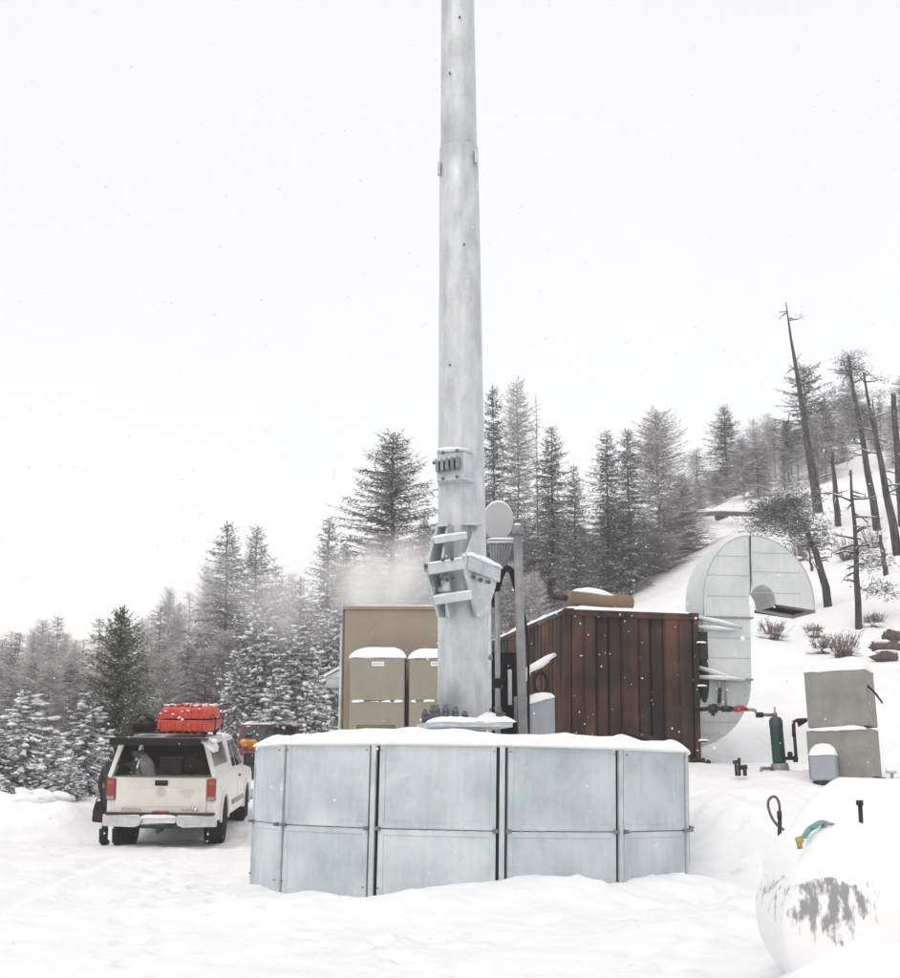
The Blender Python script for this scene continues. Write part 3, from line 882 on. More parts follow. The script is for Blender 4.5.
# ------------------------------------------------------------------ rusty container (with frame axes u, w)
YAW = R(11)
cn = P(563, 608, 24.8)
ZB = P(693, 765, 25.2).z
CH = cn.z - ZB
con = thing('shipping_container', (cn.x, cn.y, ZB), 'dark brown rusted steel shipping container with snow on its roof', 'container', (0, R(.8), YAW))
CW, CL = 2.41, 6.1
m = MB()
m.bb((.09, .10, .12), (CW - .09, CL - .1, CH - .12)); m.build('inner_shell', INTER, con)
for x0, x1, y0 in ((0, .1, 0), (CW - .1, CW, 0), (0, .1, CL - .1), (CW - .1, CW, CL - .1)):
    m = MB(); m.bb((x0, y0, .13), (x1, y0 + .1, CH - .13)); m.build('corner_post', RUST, con, bevel=.01)
for x in (-.01, CW - .16):
    for y in (-.01, CL - .15):
        for z in (0, CH - .125):
            m = MB(); m.bb((x, y, z), (x + .17, y + .16, z + .125)); m.build('corner_casting', RUST, con, bevel=.01)
for y in (0.0, CL - .09):
    m = MB(); m.bb((.17, y, .01), (CW - .17, y + .09, .13)); m.build('bottom_rail', RUST, con, bevel=.006)
    m = MB(); m.bb((.17, y, CH - .125), (CW - .17, y + .09, CH - .015)); m.build('top_rail', RUST, con, bevel=.006)
for x in (0, CW - .06):
    m = MB(); m.bb((x, .17, .01), (x + .06, CL - .17, .14)); m.build('bottom_rail', RUST, con, bevel=.006)
    m = MB(); m.bb((x, .17, CH - .10), (x + .06, CL - .17, CH - .015)); m.build('top_rail', RUST, con, bevel=.006)
# end wall in pressed panels
xb = [.1, .14, .60, .66, 1.03, 1.09, 1.22, 1.28, 1.74, 1.80, 2.27, 2.31]
yy = [.03, .03, .03, .085, .085, .03, .03, .085, .085, .03, .03, .03]
yy = [.085, .03, .03, .085, .085, .03, .03, .085, .085, .03, .03, .085]
xb = [.10, .15, .58, .64, 1.00, 1.04, 1.18, 1.22, 1.34, 1.38, 1.72, 1.76]
pan = [(.10, .57), (.57, 1.02), (1.02, 1.33), (1.33, 1.78), (1.78, 2.31)]
rs = random.Random(3)
for k, (x0, x1) in enumerate(pan):
    m = MB(); yo = .02 if k % 2 == 0 else .075
    pts = [(x0 + .006, .115), (x0 + .006, .095), (x0 + .03, yo), ]
    if x1 - x0 > .4:
        xm = (x0 + x1) / 2
        pts += [(xm - .03, yo), (xm - .015, yo + .03), (xm + .015, yo + .03), (xm + .03, yo)]
    pts += [(x1 - .03, yo), (x1 - .006, .095), (x1 - .006, .115)]
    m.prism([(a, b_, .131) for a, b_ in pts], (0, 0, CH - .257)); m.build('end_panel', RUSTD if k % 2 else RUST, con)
# corrugated side walls
for side in (0, 1):
    nseg = 22; stp = (CL - .2) / nseg
    for k in range(nseg):
        y0 = .1 + k * stp
        xo = 0.012; xi = .05
        pts = [(xi, y0), (xo, y0 + .05), (xo, y0 + stp * .5), (xi, y0 + stp * .5 + .05), (xi, y0 + stp), (.085, y0 + stp), (.085, y0)]
        if side: pts = [(CW - a, b_) for a, b_ in pts]
        if k == 0 or (k == 0): pass
        m = MB(); m.prism([(a, b_, .141) for a, b_ in pts], (0, 0, CH - .242)); m.build('side_panel', RUST, con)
m = MB(); m.bb((.06, .09, CH - .05), (CW - .06, CL - .09, CH - .03)); m.build('roof', RUST, con)
m = MB(); m.cap(.02, CW - .02, .05, CL - .02, CH - .03, .14, 14, 0, nx=40, ny=50, pw=10, lump=.25); m.build('roof_snow', SNOW, con)
# ledge across the lower end and junk at its foot
m = MB(); m.prism([(1.05, -.10, .62), (2.2, -.10, .30), (2.2, -.10, .22), (1.05, -.10, .54)], (0, .12, 0)); m.build('end_brace', DSTEEL, con, bevel=.004)
for k, zz in enumerate((.42, 1.35, 2.1)):
    m = MB(); m.bb((CW + .0, -.02, zz), (CW + .12, .05, zz + .03)); m.build('hinge_lug', DSTEEL, con, bevel=.004)
    m = MB(); m.cap(CW - .05, CW + .12, -.03, .05, zz + .03, .025, k, 0, nx=6, ny=5); m.build('lug_snow', SNOW, con)
m = MB()
for k in range(8):
    m.blob((CW - .25 + .05 * k, -.08, .05 + .03 * (k % 3)), (.05, .05, .045), 0, 7, 6, k, .4)
m.build('debris', DSTEEL, con, kind='stuff')
m = MB()
rs = random.Random(8)
for k in range(12):   # snow caught on the sill, rivets and casting
    x = rs.uniform(.1, 2.3); z = rs.choice([.14, CH - .13, CH - .02, .14, rs.uniform(.3, 2)])
    m.blob((x, .012 if k % 2 else .02, z), (rs.uniform(.012, .03), .014, .010), 0, 6, 5, k, .3)
m.build('stuck_snow', SNOW, con, kind='stuff')
# side ledge arm with snow, seen left of the near corner
arm = thing('snowy_arm', P(552, 655, 24.2), 'snow laden steel arm reaching left from the rusty container corner', 'bracket')
o0 = arm.location.copy()
m = MB(); m.tube([P(555, 657, 24.4) - o0, P(530, 671, 22.6) - o0], .03, 8); m.build('bar', DSTEEL, arm)
m = MB(); m.tube([P(554, 655.5, 24.4) - o0, P(548, 658.5, 24) - o0, P(540, 664, 23.3) - o0, P(529, 669.5, 22.6) - o0], [.045, .06, .07, .055], 8); m.build('snow', SNOW, arm)
m = MB(); m.tube([P(529, 668, 22.6) - o0, P(527, 681, 22.6) - o0], .035, 8); m.build('end_drop', SNOW, arm)
# blue grey box in front of the container side
bx = P(530, 707, 22.6)
eb = thing('junction_cabinet', (bx.x, 22.6, 1.7), 'blue grey metal cabinet with sloping snow, between grey post and rusty container', 'cabinet', (0, 0, R(6)))
H = P(540, 704, 22.6).z - 1.7
w = P(555, 700, 22.6).x - bx.x
m = MB(); m.prism([(0, 0, 0), (w, 0, 0), (w, 0, H + .12), (0, 0, H)], (0, .5, 0)); m.build('body', EBOX, eb, bevel=.01)
m = MB(); m.bb((.03, -.015, .05), (w - .03, -.001, H - .06)); m.build('door', EBOX, eb, bevel=.004)
m = MB(); m.cap(0, w, 0, .5, 0, .13, 8, .02, M=Matrix.Translation((0, 0, H)) @ Matrix.Rotation(-math.atan2(.12, w), 4, 'Y'), lump=.3); m.build('snow_cap', SNOW, eb)
m = MB(); m.bb((-.09, -.02, .0), (-.03, .04, H - .02)); m.build('yellow_edge', YELL, eb, bevel=.005)
rb_ = thing('hanging_red_coil', P(541, 683, 23.6), 'dark red coil hanging on the side of the rusty container above the blue grey cabinet', 'hose')
for k in range(3):
    m = MB(); m.tube([Vector((.11 * math.cos(a), k * .05, .17 * math.sin(a))) for a in np.linspace(0, 2 * math.pi, 20)], .03, 6); m.build('coil', DRED, rb_)
# dark machinery left of it
dk = thing('dark_switchgear', Vector((P(507, 735, 23.2).x, 23.2, 1.5)), 'black switchgear frame standing in shade behind the two uprights', 'equipment')
o0 = dk.location.copy()
m = MB(); m.bb(P(492, 745, 23.4) - o0, P(515, 655, 23.9) - o0); m.build('body', INTER, dk, bevel=.02)
m = MB(); m.bb(P(508, 705, 23.2) - o0, P(511.5, 670, 23.3) - o0); m.build('handle', GFRAME, dk, bevel=.01)
m = MB(); m.bb(P(514, 722, 23.25) - o0, P(517, 697, 23.35) - o0); m.build('handle', PIPE_G, dk, bevel=.01)
# muffler on the roof
mf0 = P(566, 597, 25.6)
mf = thing('exhaust_muffler', mf0, 'rust stained cylindrical exhaust muffler lying on the container roof', 'muffler')
o0 = mf0
a = P(566.5, 597.5, 25.4) - o0; b_ = P(630, 603.5, 25.9) - o0
d = (b_ - a).normalized(); L = (b_ - a).length
Mq = Matrix.Translation(a) @ d.to_track_quat('Z', 'Y').to_matrix().to_4x4()
m = MB(); m.lathe([(0, 0), (.10, .0), (.135, .015), (.14, .05), (.128, .055), (.128, L * .72), (.145, L * .74), (.15, L * .75), (.15, L), (.13, L + .01), (0, L + .01)], Mq, 24); m.build('canister', MUFF, mf)
m = MB()
for t in (.2, .5, .8):
    c = a.lerp(b_, t); m.bb(c + Vector((-.02, -.08, -.30)), c + Vector((.02, .08, -.08)))
m.build('saddle', DSTEEL, mf)
m = MB(); m.tube(smooth([P(568, 598, 25.4) - o0, P(560, 598, 25.4) - o0, P(553, 596, 25.4) - o0, P(550, 590, 25.4) - o0, P(550, 583, 25.4) - o0, P(552.5, 580, 25.3) - o0]), .05, 10); m.build('elbow_pipe', DSTEEL, mf)
m = MB(); m.tube([P(569, 594.5, 25.45) - o0, P(576, 593, 25.5) - o0, P(588, 592.5, 25.6) - o0, P(600, 594, 25.65) - o0, P(613, 596, 25.7) - o0], [.03, .075, .095, .085, .03], 10); m.build('snow_cap', SNOW, mf)

# ------------------------------------------------------------------ gooseneck duct
YU = 25.7
du0 = P(703, 747, YU)
U = Vector((math.cos(YAW), math.sin(YAW), 0)); Wv = Vector((-math.sin(YAW), math.cos(YAW), 0))
duct = thing('air_duct', (du0.x, du0.y, du0.z), 'huge galvanised sheet metal gooseneck air duct beside the rusty container', 'duct', (0, 0, YAW))


def DL(px, py, off=0.0):
    """direction (px,py) met with the duct's front plane, in the duct's own frame"""
    o = Vector((0, 0, EYE)); d = P(px, py, 1) - o
    q = du0 + Wv * off
    t = (q - o).dot(Wv) / d.dot(Wv)
    h = o + d * t - du0
    return Vector((h.dot(U), off, h.z))


DD = .92


def arc(cx, cy, rx, ry, a0, a1, n):
    return [(cx + rx * math.cos(R(a)), cy - ry * math.sin(R(a))) for a in np.linspace(a0, a1, n)]


outer = [(703.5, 617)] + arc(749, 597, 45.5, 61.5, 180, 90, 12)
mid_top = (750, 535.5)
outer2 = arc(749, 608, 65.5, 72.5, 88, 0, 12) + [(815, 613)]
inner = [(776, 606)] + arc(762, 605, 14, 20, 20, 150, 9) + [(748.5, 592), (750.5, 617)]
# left half / right half of the head as separate sheets
m = MB()
left = outer + [(750, 586), (749, 600), (750.5, 617)]
right = [(751, 535.7)] + outer2 + inner[:-2] + [(751, 588)]
m.prism([DL(*p) for p in left], (0, DD, 0), smooth=False); m.build('head_left', GDUCT, duct)
m = MB()
# right half is hollow: front sheet, back sheet, outer skin
fr = [DL(*p) for p in right]
m.prism(fr, (0, .012, 0)); m.prism([p + Vector((0, DD - .012, 0)) for p in fr], (0, .012, 0)); m.build('head_right', GDUCT, duct)
sk = [DL(*p) for p in [(751, 535.7)] + outer2]
m = MB()
for i in range(len(sk) - 1):
    m.add([sk[i], sk[i + 1], sk[i + 1] + Vector((0, DD, 0)), sk[i] + Vector((0, DD, 0))], [(0, 1, 2, 3)], 0, True)
sk2 = [p * 1 + Vector((0, 0, -.012)) for p in sk]
m.build('outer_skin', GDUCT, duct)
sk = [DL(*p) for p in inner[:-1]]
m = MB()
for i in range(len(sk) - 1):
    m.add([sk[i], sk[i + 1], sk[i + 1] + Vector((0, DD, 0)), sk[i] + Vector((0, DD, 0))], [(0, 1, 2, 3)], 0, True)
m.build('inner_skin', GDUCT, duct)
m = MB()
a = DL(776, 605.5); b_ = DL(814, 611.5)
for k in range(9):
    t = (k + .5) / 9
    c = Vector((0, DD * t, 0))
    m.prism([a + c + Vector((0, -.03, .03)), b_ + c + Vector((0, -.03, .03)), b_ + c + Vector((0, .03, .06)), a + c + Vector((0, .03, .06))], (0, 0, .006))
m.build('outlet_louvre', DSTEEL, duct, kind='stuff')
m = MB()
for p, q in ((a, b_),):
    for yo in (0, DD):
        m.prism([p + Vector((-.02, yo, -.03)), q + Vector((.03, yo, -.03)), q + Vector((.03, yo, .02)), p + Vector((-.02, yo, .02))], (0, .02, 0))
m.build('outlet_rim', DSTEEL, duct)
# standing seam & edge bead
m = MB(); s0 = DL(750.4, 536); s1 = DL(750.4, 586); m.bb(s0 + Vector((-.02, -.03, 0)), s1 + Vector((.02, -.002, 0))); m.build('front_seam', GDARK, duct)
m = MB(); m.tube([DL(*p) + Vector((0, -.004, 0)) for p in outer + outer2], .008, 6); m.build('edge_bead', DLAP, duct)
# shaft
zA = DL(703, 617).z; xR = DL(750.5, 617).x
m = MB(); z1 = DL(703, 679).z; xR2 = DL(751.5, 679).x
m.prism([DL(703.5, 617.6), DL(750.5, 617.6), DL(751.5, 678.6), DL(703.5, 678.6)], (0, DD, 0)); m.build('shaft', GDUCT, duct)
for py in (617, 679):
    m = MB(); p = DL(703, py); q = DL(751.3, py + 1)
    m.bb((p.x - .04, -.03, p.z - .018), (q.x + .03, DD + .03, p.z + .018)); m.build('flange', PIPE_G, duct, bevel=.004)
for py, l1 in ((550, .3), (567, .6), (600, .85), (640, .85), (660, .85)):
    pass
m = MB()
for py in (556, 575, 596):
    x0 = DL(706 if py > 560 else 714, py); x1 = DL(748, py)
    m.bb((x0.x + .03, -.004, x0.z), (x1.x, .0, x0.z + .012))
    x0 = DL(753, py - 3); x1 = DL(790 if py < 560 else 800, py - 3)
    m.bb((x0.x, -.004, x0.z), (x1.x, .0, x0.z + .012))
for py in (638, 658):
    m.bb((DL(704, py).x, -.004, DL(704, py).z), (DL(750, py).x, 0, DL(704, py).z + .012))
m.build('sheet_lap', DLAP, duct, kind='stuff')
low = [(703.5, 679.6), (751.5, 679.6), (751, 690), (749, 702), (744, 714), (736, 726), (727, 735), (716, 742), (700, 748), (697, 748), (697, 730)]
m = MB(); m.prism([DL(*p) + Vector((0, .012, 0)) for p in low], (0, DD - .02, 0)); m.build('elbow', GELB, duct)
m = MB()
for py, xx in ((708, 746), (722, 738), (735, 724)):
    m.bb((DL(704, py).x, -.001, DL(704, py).z), (DL(xx, py).x, .01, DL(704, py).z + .014))
m.build('elbow_lap', DLAP, duct, kind='stuff')
m = MB(); m.bb(DL(699, 660) + Vector((0, -.05, 0)), DL(706.5, 632) + Vector((0, .01, 0))); m.build('access_hatch', DSTEEL, duct, bevel=.01)
m = MB(); m.blob(DL(704, 678), (.10, .07, .42), 0, 14, 10, 3, .05); m.build('bellows', DGAP, duct)
m = MB(); m.cap(DL(715, 536).x, DL(770, 536).x, .1, DD, DL(740, 545).z + .1, .02, 3, 0)
# brackets carrying the duct
for (x0, y0, x1, y1) in ((697, 618, 742, 628), (697, 628, 735, 631), (697, 668, 730, 678), (697, 678, 745, 680)):
    m = MB(); A_ = DL(x0, y0, -.1); B_ = DL(x1, y1, -.1); m.tube([A_, B_], .022, 6); m.build('support_arm', GFRAME, duct)
    m = MB(); m.tube([A_ + Vector((0, 0, .03)), A_.lerp(B_, .5) + Vector((0, 0, .04)), B_ + Vector((0, 0, .02))], [.02, .03, .012], 6); m.build('arm_snow', SNOW, duct)
for x in (719, 726):
    m = MB(); m.tube([DL(x, 678, -.08), DL(x, 706, -.08)], .022, 6); m.build('support_leg', PIPE_G, duct)

# ------------------------------------------------------------------ pipework, green cylinder
YP = 22.6
pw_ = thing('gas_pipe_run', P(740, 709, YP), 'dark pipe run with a red valve leading from the container to the green cylinder', 'pipe')
o0 = pw_.location.copy()
p = lambda x, y, Y=YP: P(x, y, Y) - o0
m = MB(); m.tube([p(696, 710, 24.6), p(712, 708.5, 23.6), p(735, 709)], .035, 8); m.build('pipe', DSTEEL, pw_)
m = MB(); m.tube([p(709, 709), p(717, 708.8)], .07, 10); m.tube([p(722, 709), p(731, 709)], .05, 10); m.build('fitting', DSTEEL, pw_)
m = MB(); m.tube([p(733, 709.5), p(737, 709), p(742, 708), p(748, 710)], [.035, .055, .05, .025], 10); m.build('red_valve', REDV, pw_)
m = MB(); m.tube([p(746, 709.6), p(753, 709.8), p(755.5, 711), p(757, 715), p(777, 715)], .026, 8); m.build('pipe', PIPE_G, pw_)
m = MB(); m.tube([p(756, 715), p(763, 715)], .042, 8); m.build('coupling', DSTEEL, pw_)
for (x, y0, y1) in ((713, 716, 704), (719, 703, 688)):
    m = MB(); m.tube([p(x, y0), p(x + 1, y1)], .03, 8); m.build('stem', DSTEEL, pw_)
cyb = P(780, 770, YP)
cy = thing('green_cylinder', (cyb.x, YP, cyb.z), 'slim dark green gas cylinder standing upright between pipe and concrete blocks', 'gas cylinder', (0, R(2.5), 0))
# top leans to the left
cy.rotation_euler = (0, R(-2.5), 0)
ht = (P(780, 717, YP) - cyb).z
m = MB(); m.lathe([(0, .10), (.098, .10), (.102, .12), (.10, ht - .06), (.085, ht - .02), (.06, ht), (0, ht)], Matrix.Identity(4), 20); m.build('body', GREEN, cy)
m = MB(); m.lathe([(.101, ht - .16), (.105, ht - .15), (.103, ht - .055), (.08, ht - .012)], Matrix.Identity(4), 20); m.build('shoulder', mat('cylinder_shoulder', (.035, .07, .07), .5), cy)
m = MB(); m.tube([(0, 0, ht - .01), (0, 0, ht + .07)], .03, 8); m.tube([(0, 0, ht + .06), (0, 0, ht + .16)], .012, 6); m.build('valve', PIPE_G, cy)
m = MB(); m.lathe([(.0, -.08), (.15, -.08), (.145, .03), (.125, .1), (0, .1)], Matrix.Identity(4), 16); m.build('base_collar', PIPE_G, cy)
lp = thing('bent_drain_pipe', P(765, 772, YP - .3), 'short bent grey drain pipe at the foot of the green cylinder', 'pipe')
o0 = lp.location.copy()
m = MB(); m.tube([P(774, 768.5, YP) - o0, P(761.5, 768.5, YP - .2) - o0, P(761, 770.5, YP - .2) - o0, P(761.5, 779, YP - .3) - o0], .026, 8); m.build('pipe', PIPE_G, lp)
rp_ = thing('riser_pipe', P(795, 760, YP), 'dark riser pipe between the green cylinder and the concrete blocks', 'pipe')
o0 = rp_.location.copy(); p = lambda x, y, Y=YP: P(x, y, Y) - o0
m = MB(); m.tube([p(786, 758.5), p(795.5, 758.5), p(796, 756), p(794, 730)], .026, 8); m.build('pipe', DSTEEL, rp_)
m = MB(); m.tube([p(794, 737), p(793.5, 722), p(797, 720.5), p(807, 720)], .03, 8); m.build('upper_pipe', DSTEEL, rp_)
m = MB(); m.prism([p(797, 719), p(807, 718), p(807, 722), p(799, 727)], (0, .05, 0)); m.build('pipe_bracket', DSTEEL, rp_)
for x, y in ((790, 755), (795.5, 759)):
    m = MB(); m.tube([p(x - 2, y), p(x + 2, y)], .05, 8); m.build('fitting', DSTEEL, rp_)
vs_ = thing('valve_stub', P(741, 772, 21.5), 'small black valve stub poking out of the snow below the pipe run', 'valve')
o0 = vs_.location.copy(); p = lambda x, y: P(x, y, 21.5) - o0
m = MB(); m.tube([p(736.5, 776), p(735.5, 762)], .022, 7); m.tube([p(739.5, 776), p(739, 758)], .022, 7); m.tube([p(745, 776), p(744.5, 768)], .03, 7); m.build('stem', DSTEEL, vs_)
m = MB(); m.tube([p(738, 768), p(747, 767)], .035, 7); m.tube([p(733, 762.5), p(738, 761.5)], .025, 7); m.build('body', DSTEEL, vs_)

# ------------------------------------------------------------------ concrete blocks
YB = 21.6
BYAW = R(-23)


def block(pxl, pxr, pyt, pyb, dep, lab, matn, tilt):
    a = P(pxl, pyb, YB); t = P(pxl, pyt, YB)
    w = (pxr - pxl) / F * YB / math.cos(R(8)); h = t.z - a.z
    o = thing('concrete_block', a, lab, 'concrete block', (0, tilt, BYAW), 'stacked concrete blocks')
    m = MB(); m.bb((0, 0, 0), (w, dep, h)); m.build('block_body', matn, o, bevel=.025)
    return o, w, h


bl, w1, h1 = block(811, 870.5, 730, 800, 1.15, 'lower concrete block with the small grey box on its front', CONC, R(-1.5))
bu, w2, h2 = block(808, 866.5, 672, 728.3, 1.0, 'upper concrete block of the stack, topped with smooth snow', CONC, R(-1.8))
m = MB(); m.cap(0, w2, 0, 1.0, h2, .19, 5, .01, pw=5, lump=.15); m.build('snow_cap', SNOW, bu)
m = MB(); m.cap(.01, w1 - .03, -.02, .05, h1 - .012, .04, 7, 0, ny=5, lump=.5); m.build('ledge_snow', SNOW, bl)
m = MB(); m.tube([(w2 - .01, .2, h2 - .24), (w2 + .10, .0, h2 - .34), (w2 + .22, -.1, h2 - .52)], .014, 6); m.tube([(w2 - .01, .24, h2 - .22), (w2 + .12, .0, h2 - .36), (w2 + .17, -.1, h2 - .42)], .01, 6); m.build('cable_end', BLACK, bu, kind='stuff')
a = P(812.5, 783, YB - .18)
jb = thing('meter_box', a, 'small blue grey electrical box with a domed snow cap in front of the lower block', 'electrical box', (0, R(-1.5), BYAW))
w, h = 24.5 / F * YB, (P(812, 755.5, YB - .18) - a).z
m = MB(); m.bb((0, -.12, .03), (w, .13, h)); m.build('case', EBOX, jb, bevel=.01)
m = MB(); m.bb((.015, -.134, .05), (w - .015, -.121, h - .02)); m.build('lid', EBOX, jb, bevel=.006)
m = MB(); m.bb((.03, -.1, -.1), (w - .03, .1, .029)); m.build('underside', DSTEEL, jb)
m = MB(); m.cap(0, w, -.12, .13, h, .17, 9, .01, pw=2.4, lump=.05); m.build('snow_cap', SNOW, jb)

hw = thing('hand_wheel_valve', P(889, 786, 20), 'pale hand wheel valve standing in the snow right of the blocks', 'valve')
o0 = hw.location.copy(); p = lambda x, y: P(x, y, 20) - o0
m = MB(); m.tube([p(892, 790), p(892, 773)], .022, 8); m.build('stem', PIPE_G, hw)
m = MB(); m.tube([p(886, 771.5), p(896, 771.5)], .03, 8); m.build('wheel', GFRAME, hw)
m = MB(); m.tube([p(886, 770.3), p(896, 770.3)], .028, 8); m.build('snow_cap', SNOW, hw)
for k, (pts, lab) in enumerate(((((851, 786), (856, 781), (863, 779)), 'dark twisted hose end in the snow at the right foot of the blocks'), (((869, 781), (876, 779), (886, 780)), 'black hose piece lying on the snow left of the hand wheel valve'))):
    Ys = 20.2
    o_ = P(pts[1][0], pts[1][1] + 3, Ys)
    m = MB(); m.tube([P(x, y, Ys) - o_ for x, y in pts], [.02, .04, .03], 7); ob = m.build('hose_piece', DSTEEL); ob.location = o_; tag(ob, lab, 'hose')

# ------------------------------------------------------------------ hose loop on a stake
YH = 14.2
hl = thing('hose_loop', P(780, 850, YH), 'black hose loop tied to a stake sticking out of the bare snow', 'hose')
o0 = hl.location.copy(); p = lambda x, y: P(x, y, YH) - o0
m = MB(); m.tube([p(779.5, 852), p(779.6, 835), p(779.8, 818)], .02, 8); m.build('stake', DSTEEL, hl)
m = MB(); m.tube(smooth([p(x, y) for x, y in ((784, 830), (778, 826), (772, 818), (768.5, 808), (768.5, 801), (772, 797), (776, 797.5), (779, 803), (779.8, 812), (779.5, 825))]), .013, 8); m.build('hose', mat('grey_hose', (.10, .09, .08), .6), hl)
m = MB(); m.bb(p(777.6, 819) + Vector((0, -.03, 0)), p(781.2, 811) + Vector((0, .03, 0))); m.build('clamp', DSTEEL, hl, bevel=.008)

# ------------------------------------------------------------------ propane tanks
def tank_profile(r, L, dome):
    pr_ = []
    for t in np.linspace(0, 90, 12):
        pr_.append((r * math.sin(R(t)), dome - dome * math.cos(R(t))))
    pr_ += [(r, dome + (L - 2 * dome) * q) for q in (.33, .66, 1)]
    for t in np.linspace(80, 0, 11):
        pr_.append((r * math.sin(R(t)), L - dome + dome * math.cos(R(t))))
    return pr_


def snow_shell(mb, r, L, dome, M, thick, seed, lim=170, low=-.2):
    """a mantle of snow over the upper part of a lying tank; M maps z = long axis, y = up"""
    prof = tank_profile(r, L, dome)
    na = 48; rows = []
    for i, (rr, h) in enumerate(prof):
        row = []
        for k in range(na + 1):
            a = R(-lim) + 2 * R(lim) * k / na
            hh_ = rr * math.cos(a) / r + .12 * float(fbm(a * 2.5 + seed, h * 3 + rr * 4, seed, 3))
            e = float(sm(low, low + .45, hh_))
            tk = thick * e * (1 + .35 * float(fbm(a * 2.2 + seed, h * 2.4, seed, 3))) - .012 * (1 - e)
            n_r = 1 if rr > .3 * r else rr / (.3 * r)
            q = rr + tk * (rr / r) ** 1.5
            hh = h
            if i < 12: hh = h - tk * .5 * (1 - rr / r)
            if i > 14: hh = h + tk * (1 - rr / r) * .6
            row.append(M @ Vector((q * math.sin(a), q * math.cos(a) + tk * .5 * min(1, (rr / r) ** 2), hh)))
        rows.append(row)
    W = na + 1
    vs = [v for row in rows for v in row]
    fs = [(i * W + k, i * W + k + 1, (i + 1) * W + k + 1, (i + 1) * W + k) for i in range(len(rows) - 1) for k in range(na)]
    mb.add(vs, fs, 0, True)


# rear tank lies across the view
YR_ = 9.9
tr = .55
ta = P(776, 788, YR_)
rt_ = thing('propane_tank', (ta.x, YR_, .42), 'long white propane tank lying sideways under thick snow, behind the nearer tank', 'propane tank', (0, 0, R(-4)))
zc_ = P(850, 787, YR_).z - tr - .14 - .42
Mt = Matrix.Translation((0, 0, zc_)) @ Matrix(((0, 0, 1, 0), (1, 0, 0, 0), (0, 1, 0, 0), (0, 0, 0, 1)))
m = MB(); m.lathe(tank_profile(tr, 4.6, .42), Mt, 48); m.build('shell', TANKM if False else mat('white_tank_paint', (.60, .64, .65), .4, var2=(.72, .75, .76), scale=3), rt_)
m = MB(); snow_shell(m, tr, 4.6, .42, Mt, .09, 3, 170, -.15); m.build('snow_mantle', SNOW, rt_)
for x in (.9, 3.6):
    m = MB(); m.bb((x, -.35, -.3), (x + .18, .35, zc_ - .35)); m.build('saddle', CONC, rt_, bevel=.02)
m = MB(); m.tube([(-.04, 0, 0), (.05, 0, 0)], .03, 8)
q0 = P(779, 903, YR_ - .1) - rt_.location
m = MB(); m.tube([q0 + Vector((-.02, 0, 0)), q0 + Vector((.10, 0, -.005))], .025, 8); m.tube([q0 + Vector((.05, 0, -.0)), q0 + Vector((.045, 0, -.06))], .03, 8)
m.tube([q0 + Vector((-.03, 0, .01)), q0 + Vector((-.03, 0, -.03))], .02, 8); m.build('drain_valve', BLACK, rt_)


def curved_patch(mb, cx, cz, sx, sz, seed, lift=.004):
    n = 10; vs = []
    for i in range(n):
        a = 2 * math.pi * i / n
        w = 1 + .35 * float(noise2(i * 1.7, seed, seed))
        x = cx + sx * w * math.cos(a); z = cz + sz * w * math.sin(a)
        vs.append((x, z))
    c = []
    for x, z in vs + [(cx, cz)]:
        # lie on the dome/cylinder of the rear tank
        dz = z - zc_
        if x < .42:
            rmax = tr * math.sqrt(max(0, 1 - ((.42 - x) / .42) ** 2))
        else:
            rmax = tr
        rmax += .11
        y = -math.sqrt(max(.0001, rmax ** 2 - dz ** 2))
        c.append(Vector((x, y - lift, z)))
    mb.add(c, [(i, (i + 1) % n, n) for i in range(n)], 0, True)


YF = 7.55
fa = P(880, 900, YF)
ft = thing('propane_tank', (fa.x, YF, .35), 'nearest white propane tank seen end-on, snow covered with scuffed grey patches', 'propane tank', (0, 0, R(-6)))
fr_ = .47
zc2 = P(868, 826, YF).z - fr_ - .07 - .35
Mf = Matrix.Translation((0, 0, zc2)) @ Matrix(((-1, 0, 0, 0), (0, 0, 1, 0), (0, 1, 0, 0), (0, 0, 0, 1)))
m = MB(); m.lathe(tank_profile(fr_, 1.75, .22), Mf, 56); m.build('shell', TANKM, ft)
m = MB(); snow_shell(m, fr_, 1.75, .22, Mf, .05, 9, 170, .38); m.build('snow_mantle', SNOW, ft)
for y in (.35, 1.2):
    m = MB(); m.bb((-.20, y, -.3), (.25, y + .08, zc2 - fr_ * .7)); m.build('saddle', CONC, ft, bevel=.01)
q = P(888, 913, YF + .03) - ft.location
m = MB()
rs = random.Random(2)
for k in range(5):
    m.tube([q + Vector((rs.uniform(-.02, .02), -.0, rs.uniform(-.02, .02))), q + Vector((rs.uniform(-.025, .025), -.012, rs.uniform(-.025, .025)))], .004, 5)
m.build('red_mark', REDV, ft)
hs2 = thing('tank_hose', P(812, 840, 8.1), 'teal hose with a brass fitting resting on the left shoulder of the nearest tank', 'hose')
q = lambda x, y, Y=8.1: P(x, y, Y) - hs2.location
m = MB(); m.tube(smooth([q(805, 836, 7.9), q(809, 830), q(815, 826), q(821, 823, 8.3), q(829, 824, 8.6)]), .016, 10); m.build('teal_hose', TEAL, hs2)
m = MB(); m.tube([q(796, 841, 7.8), q(803, 839, 7.8)], .018, 8); m.tube([q(799, 840, 7.8), q(800, 849, 7.8)], .015, 8); m.build('brass_fitting', YSTK, hs2)
m = MB(); m.tube(smooth([q(820, 830, 8.3), q(828, 824, 8.3), q(836, 826, 8.3), q(843, 832, 8.3)]), .009, 6); m.build('small_line', PIPE_G, hs2)
vs2 = thing('upright_valve', P(861, 821, 8.9), 'dark upright valve stem between the two propane tanks', 'valve')
m = MB(); m.tube([(0, 0, -.12), (0, 0, .09)], .014, 8); m.tube([(-.002, 0, .09), (-.002, 0, .12)], .022, 8); m.build('stem', DSTEEL, vs2)
